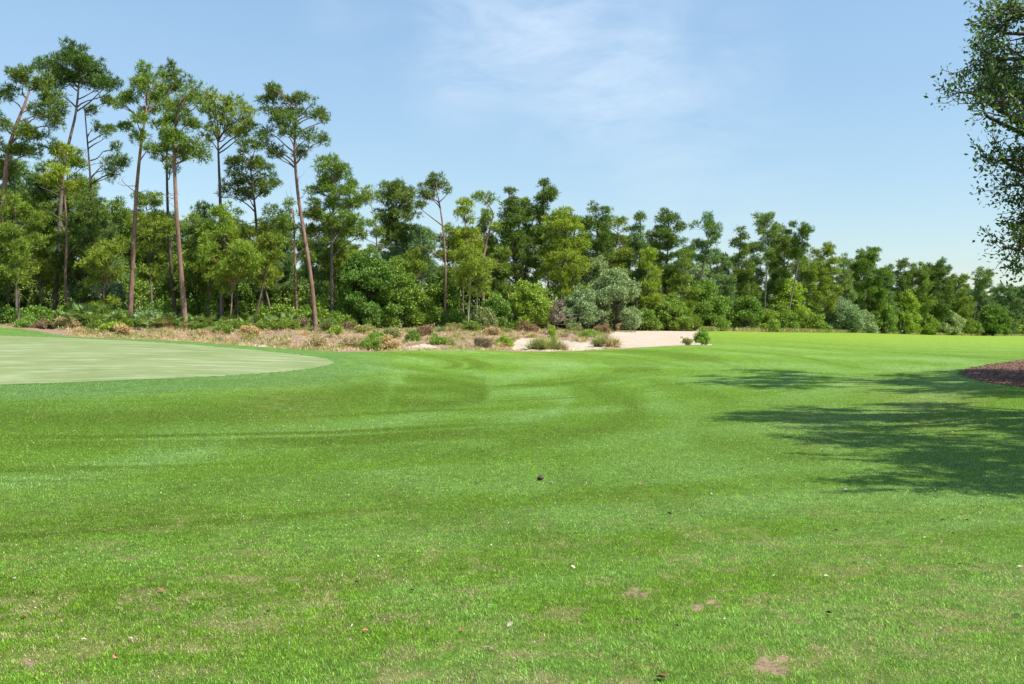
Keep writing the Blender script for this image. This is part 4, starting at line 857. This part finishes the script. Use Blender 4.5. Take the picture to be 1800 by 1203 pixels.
# ------------------------------------------------------------------ grass blades of the near turf
def blades(d0, d1, dens_fn, n_try, seed, Lr, wd):
    D = 21000; n1 = int(D * R(33) * (6 ** 2 - d0 ** 2)); n2 = int(D * 36 * 2 * R(33) * math.log(d1 / 6))
    r = np.concatenate([np.sqrt(RNG.uniform(d0 ** 2, 36, n1)), 6 * (d1 / 6) ** RNG.random(n2)]); r = r[RNG.random(len(r)) < np.clip((d1 - r) / 18, 0, 1)]
    a = RNG.uniform(-R(33), R(33), len(r)); X_ = r * np.sin(a); Y_ = r * np.cos(a); Z_ = hz(X_, Y_)
    qx, qdd = polar(X_, Y_); qy = HY + F * (EYE - Z_) / qdd
    k = ~in_poly(qx, qy, GREEN) & ~in_poly(qx, qy, MULCH); X_, Y_, Z_, r = X_[k], Y_[k], Z_[k], r[k]
    return X_, Y_, Z_, r
BX, BY_, BZ, BR = blades(3.2, 48, None, 0, 1, .03, .004)
n = len(BX)
_, _, _, pa, de, stw, _, ba = turf_attrs(BX, BY_, BZ)
kp = RNG.random(n) > ba * .93
BX, BY_, BZ, BR, pa, de, stw = (q[kp] for q in (BX, BY_, BZ, BR, pa, de, stw)); n = len(BX)
tn = fbm(BX / .16, BY_ / .16, 90, 3, .6); tm = fbm(BX / .045, BY_ / .045, 95, 2)
col = np.array(T_BASE)[None] * (1 - pa[:, None]) + np.array(T_PALE)[None] * pa[:, None]
col = col * (1 - de[:, None]) + np.array(T_DEEP)[None] * de[:, None]
qx, qd2 = polar(BX, BY_); co = collar_of(qx, HY + F * (EYE - BZ) / qd2, qd2, BX, BY_)[:, None]; col = col * (1 - co) + (np.array(T_COLL) * (1 - .5 * pa[:, None]) + np.array([.20, .32, .15]) * .5 * pa[:, None]) * co
rn = RNG.random(n)
sw = (RNG.random(n) < (.05 + .75 * stw * (.4 + 1.1 * tn))).astype(float)[:, None]
stc = np.array([.54, .50, .25]) * RNG.uniform(.55, 1.2, (n, 1)) * np.array([1, .95 + .1 * 0, 1])
br = np.where(RNG.random(n)[:, None] < .18, np.array([[.20, .14, .07]]), stc)
vf = np.clip(1.15 - (BR - 5) / 40, .45, 1)[:, None]
col = col * (1.38 + vf * 1.1 * (RNG.random((n, 1)) - .5)) * (1.1 + vf * .9 * (tm[:, None] - .5)) * np.where(rn[:, None] < .08, np.array([[1.7, 1.5, 2.0]]), 1.0)
col = col * (1 - sw) + br * sw
near = np.clip((9 - BR) / 3.0, 0, 1)
Ln = (.008 + .013 * RNG.random(n)) * (.75 + .6 * tn) * (1 + .45 * near * (.2 + 1.5 * tn)) * (1 + .02 * (BR - 5)) * np.where(sw[:, 0] > 0, 1.05, 1) * (1 - .4 * stw)
wdt = .0021 * (1 + .11 * (BR - 4)) * RNG.uniform(.5, 1.3, n); th = RNG.uniform(0, 6.283, n); lean = RNG.uniform(.3, 1.5, n) + sw[:, 0] * .3
dx = np.cos(th) * np.sin(lean); dy = np.sin(th) * np.sin(lean); dz = np.cos(lean)
p0 = np.stack([BX, BY_, BZ - .002], 1); s_ = np.stack([-np.sin(th + RNG.normal(0, .8, n)), np.cos(th), np.zeros(n)], 1) * wdt[:, None]
tip = p0 + np.stack([dx, dy, dz], 1) * Ln[:, None]
v = np.stack([p0 - s_, p0 + s_, tip], 1).reshape(-1, 3).astype(np.float32)
g = M('grass_blade', .5); g.b.inputs['Specular IOR Level'].default_value = .35
ca = g.n('ShaderNodeVertexColor'); ca.layer_name = 'Col'; g.l(ca.outputs['Color'], g.b.inputs['Base Color'])
t = g.n('ShaderNodeBsdfTranslucent'); g.l(g.mix(1.0, ca.outputs['Color'], (1.3, 1.25, .8), 'MULTIPLY'), t.inputs['Color'])
x = g.n('ShaderNodeMixShader'); x.inputs[0].default_value = .35; g.l(g.b.outputs[0], x.inputs[1]); g.l(t.outputs[0], x.inputs[2]); g.l(x.outputs[0], g.out.inputs['Surface'])
print('blades', n)
go = mesh_obj('grass', v, np.arange(n * 3).reshape(-1, 3), g.m, attrs=dict(Col=np.repeat(col, 3, 0)))
tag(go, 'short mown turf blades covering the near fairway', 'grass', kind='stuff')

# ------------------------------------------------------------------ fallen leaves on the turf
def leafmat(name, c1, c2):
    m = M(name, .6); m.l(m.mix(m.rng(m.noise(40, 3), .35, .65), c1, c2), m.b.inputs['Base Color']); return m.m
LM = dict(pale=leafmat('dry_leaf_pale', (.42, .36, .28), (.54, .48, .40)), brown=leafmat('dry_leaf_brown', (.20, .09, .05), (.34, .18, .11)), dark=leafmat('dead_leaf_dark', (.035, .026, .02), (.09, .065, .05)), red=leafmat('dry_leaf_red', (.42, .12, .06), (.60, .26, .17)))
def leafmesh(name, mat, curl):
    n_ = 9; t_ = np.linspace(0, 1, n_); hw = .30 * np.sin(math.pi * t_ ** .85) ** .8 + .004; v_ = []
    for tt, h_ in zip(t_, hw):
        for s1 in (-1, -.5, 0, .5, 1):
            v_.append((tt - .5, s1 * h_ + .04 * math.sin(tt * 5), curl * (s1 * h_) ** 2 * 4 + curl * .35 * (tt - .5) ** 2 * 2 + .03 * math.sin(9 * tt + 3 * s1)))
    i = np.arange(n_ * 5).reshape(n_, 5); f_ = np.stack([i[:-1, :-1], i[1:, :-1], i[1:, 1:], i[:-1, 1:]], -1).reshape(-1, 4)
    return mesh_obj(name, np.array(v_), f_, mat, smooth=True)
LF = [('pale', 22, 1023, 15, 'just inside the left edge'), ('pale', 365, 1126, 16, 'brightest one at the lower left'), ('pale', 858, 1070, 11, 'in the lower middle beside the bluish turf'), ('pale', 1008, 1002, 10, 'alone right of centre'), ('pale', 1276, 1095, 9, 'right of the bare sandy scrapes'),
      ('pale', 1361, 1078, 7, 'tiny one beside the bright grass tuft'), ('pale', 897, 1104, 14, 'at the bottom middle on the bluish turf'), ('pale', 146, 1131, 11, 'left of the brightest pale leaf'), ('pale', 1454, 1018, 10, 'right of the bare scrapes further off'), ('pale', 1628, 948, 8, 'below the two tan leaves on the right'),
      ('pale', 1795, 1001, 9, 'touching the right edge'), ('pale', 1514, 844, 6, 'just below the oak shadow'), ('pale', 1488, 863, 8, 'lower one of two under the oak shadow'), ('pale', 1646, 863, 6, 'under the right part of the oak shadow'), ('pale', 1729, 879, 7, 'far right under the oak shadow'),
      ('pale', 970, 850, 6, 'right of the dark clod'), ('pale', 228, 1129, 10, 'tan one between two pale leaves at lower left'), ('pale', 858, 1146, 15, 'thin straw coloured sliver at the bottom middle'), ('pale', 1383, 758, 6, 'near the tip of the oak shadow'),
      ('dark', 837, 852, 8, 'left of the dark clod'), ('dark', 890, 882, 6, 'below the dark clod'), ('dark', 1177, 906, 11, 'right of centre, longest'), ('dark', 1149, 829, 6, 'above the pair of tan leaves'), ('dark', 1470, 935, 9, 'on the right half, mid distance'), ('dark', 1676, 941, 7, 'right, below the tan leaves'),
      ('dark', 1688, 997, 7, 'lower right, small'), ('dark', 627, 1029, 10, 'left of centre, star shaped'), ('dark', 470, 1082, 11, 'lower left of centre'), ('dark', 1120, 1096, 10, 'below the bare scrapes'), ('dark', 1191, 1107, 10, 'right below the bare scrapes'), ('dark', 1458, 1084, 15, 'biggest flat one at lower right'), ('dark', 981, 940, 6, 'centre, tiny'),
      ('dark', 56, 1048, 7, 'near the left edge'), ('dark', 1420, 778, 5, 'beside the oak shadow tip'), ('dark', 845, 925, 5, 'centre left, tiny'), ('dark', 1145, 933, 5, 'right of centre, faint'),
      ('red', 642, 1115, 12, 'pinkish red, at the bottom left of centre'), ('red', 201, 1161, 11, 'deep red, standing on edge at lower left'), ('brown', 283, 1044, 14, 'rusty, left, above the pale leaves'), ('brown', 1165, 1199, 28, 'largest one, at the very bottom'), ('brown', 1438, 879, 8, 'tan, below the oak shadow'),
      ('brown', 1657, 917, 8, 'tan, left one of three on the right'), ('brown', 1700, 917, 11, 'tan, right one of three on the right'), ('brown', 1690, 905, 10, 'tan, upper one of three on the right'), ('brown', 1127, 854, 10, 'left one of a tan pair right of the dark clod'), ('brown', 1143, 857, 7, 'right one of a tan pair right of the dark clod'),
      ('brown', 725, 1043, 12, 'tan, centre left beside dark crumbs'), ('brown', 42, 1089, 13, 'tan, at the left'), ('brown', 1153, 1078, 8, 'orange, between the two bare scrapes'), ('brown', 812, 1113, 12, 'broken brown, lower middle'), ('pale', 1790, 1088, 22, 'long twig like sliver at the lower right edge')]
lproto = {}
for i, (k_, x_, y_, wpx, lb_) in enumerate(LF):
    X_, Y_, z_ = on_ground(x_, y_); s_ = wpx * Y_ / F * .95
    if k_ not in lproto: o = lproto[k_] = leafmesh('fallen_leaf', LM[k_], dict(pale=.5, dark=.9, brown=.7, red=.6)[k_])
    else: o = lproto[k_].copy(); C.objects.link(o)
    asp = .45 if 'sliver' in lb_ or 'longest' in lb_ else 1
    o.location = (X_, Y_, z_ + .012 + .006 * (Y_ < 8)); o.scale = (s_, s_ * asp, s_ * .8); o.rotation_euler = (RNG.normal(0, .3) + (1.1 if 'on edge' in lb_ else 0), RNG.normal(0, .25), RNG.uniform(-.6, .6))
    tag(o, '%s fallen leaf %s' % (dict(pale='pale', dark='dark', brown='brown', red='red')[k_], lb_), 'leaf', 'fallen leaves on the turf')
X_, Y_, z_ = on_ground(950, 845); G = Geo(); u_ = np.linspace(0, math.pi, 9); w_ = np.linspace(0, 2 * math.pi, 14, endpoint=False)
vv = np.array([[math.sin(a) * math.cos(b) * (1 + .25 * math.sin(3 * b + 2 * a)), math.sin(a) * math.sin(b), math.cos(a) * .75 * (1 + .2 * math.cos(4 * b))] for a in u_ for b in w_]) * .036
i = np.arange(9 * 14).reshape(9, 14); j = np.roll(i, -1, 1); G.add(vv, np.stack([i[:-1], i[1:], j[1:], j[:-1]], -1).reshape(-1, 4))
o = G.obj('soil_clod', LM['dark'], smooth=True); o.location = (X_, Y_, z_ + .03); tag(o, 'black clod of soil lying alone in the middle of the turf', 'clod')
# pale and dark flecks: clippings and crumbs
n = 800; r = np.sqrt(RNG.uniform(5 ** 2, 26 ** 2, n)); a = RNG.uniform(-R(32), R(32), n); fx = r * np.sin(a); fy = r * np.cos(a); fz = hz(fx, fy) + .02
g = M('clipping', .7); g.l(g.mix(g.attr('rnd').outputs['Fac'], (.55, .56, .42), (.70, .66, .55)), g.b.inputs['Base Color'])
G = Geo(); leaves(G, np.stack([fx, fy, fz], 1), np.tile([0, 0, .1], (n, 1)), .022, .4, 1.0); tag(G.obj('clippings', g.m), 'pale grass clippings and seeds strewn over the turf', 'clippings', kind='stuff')
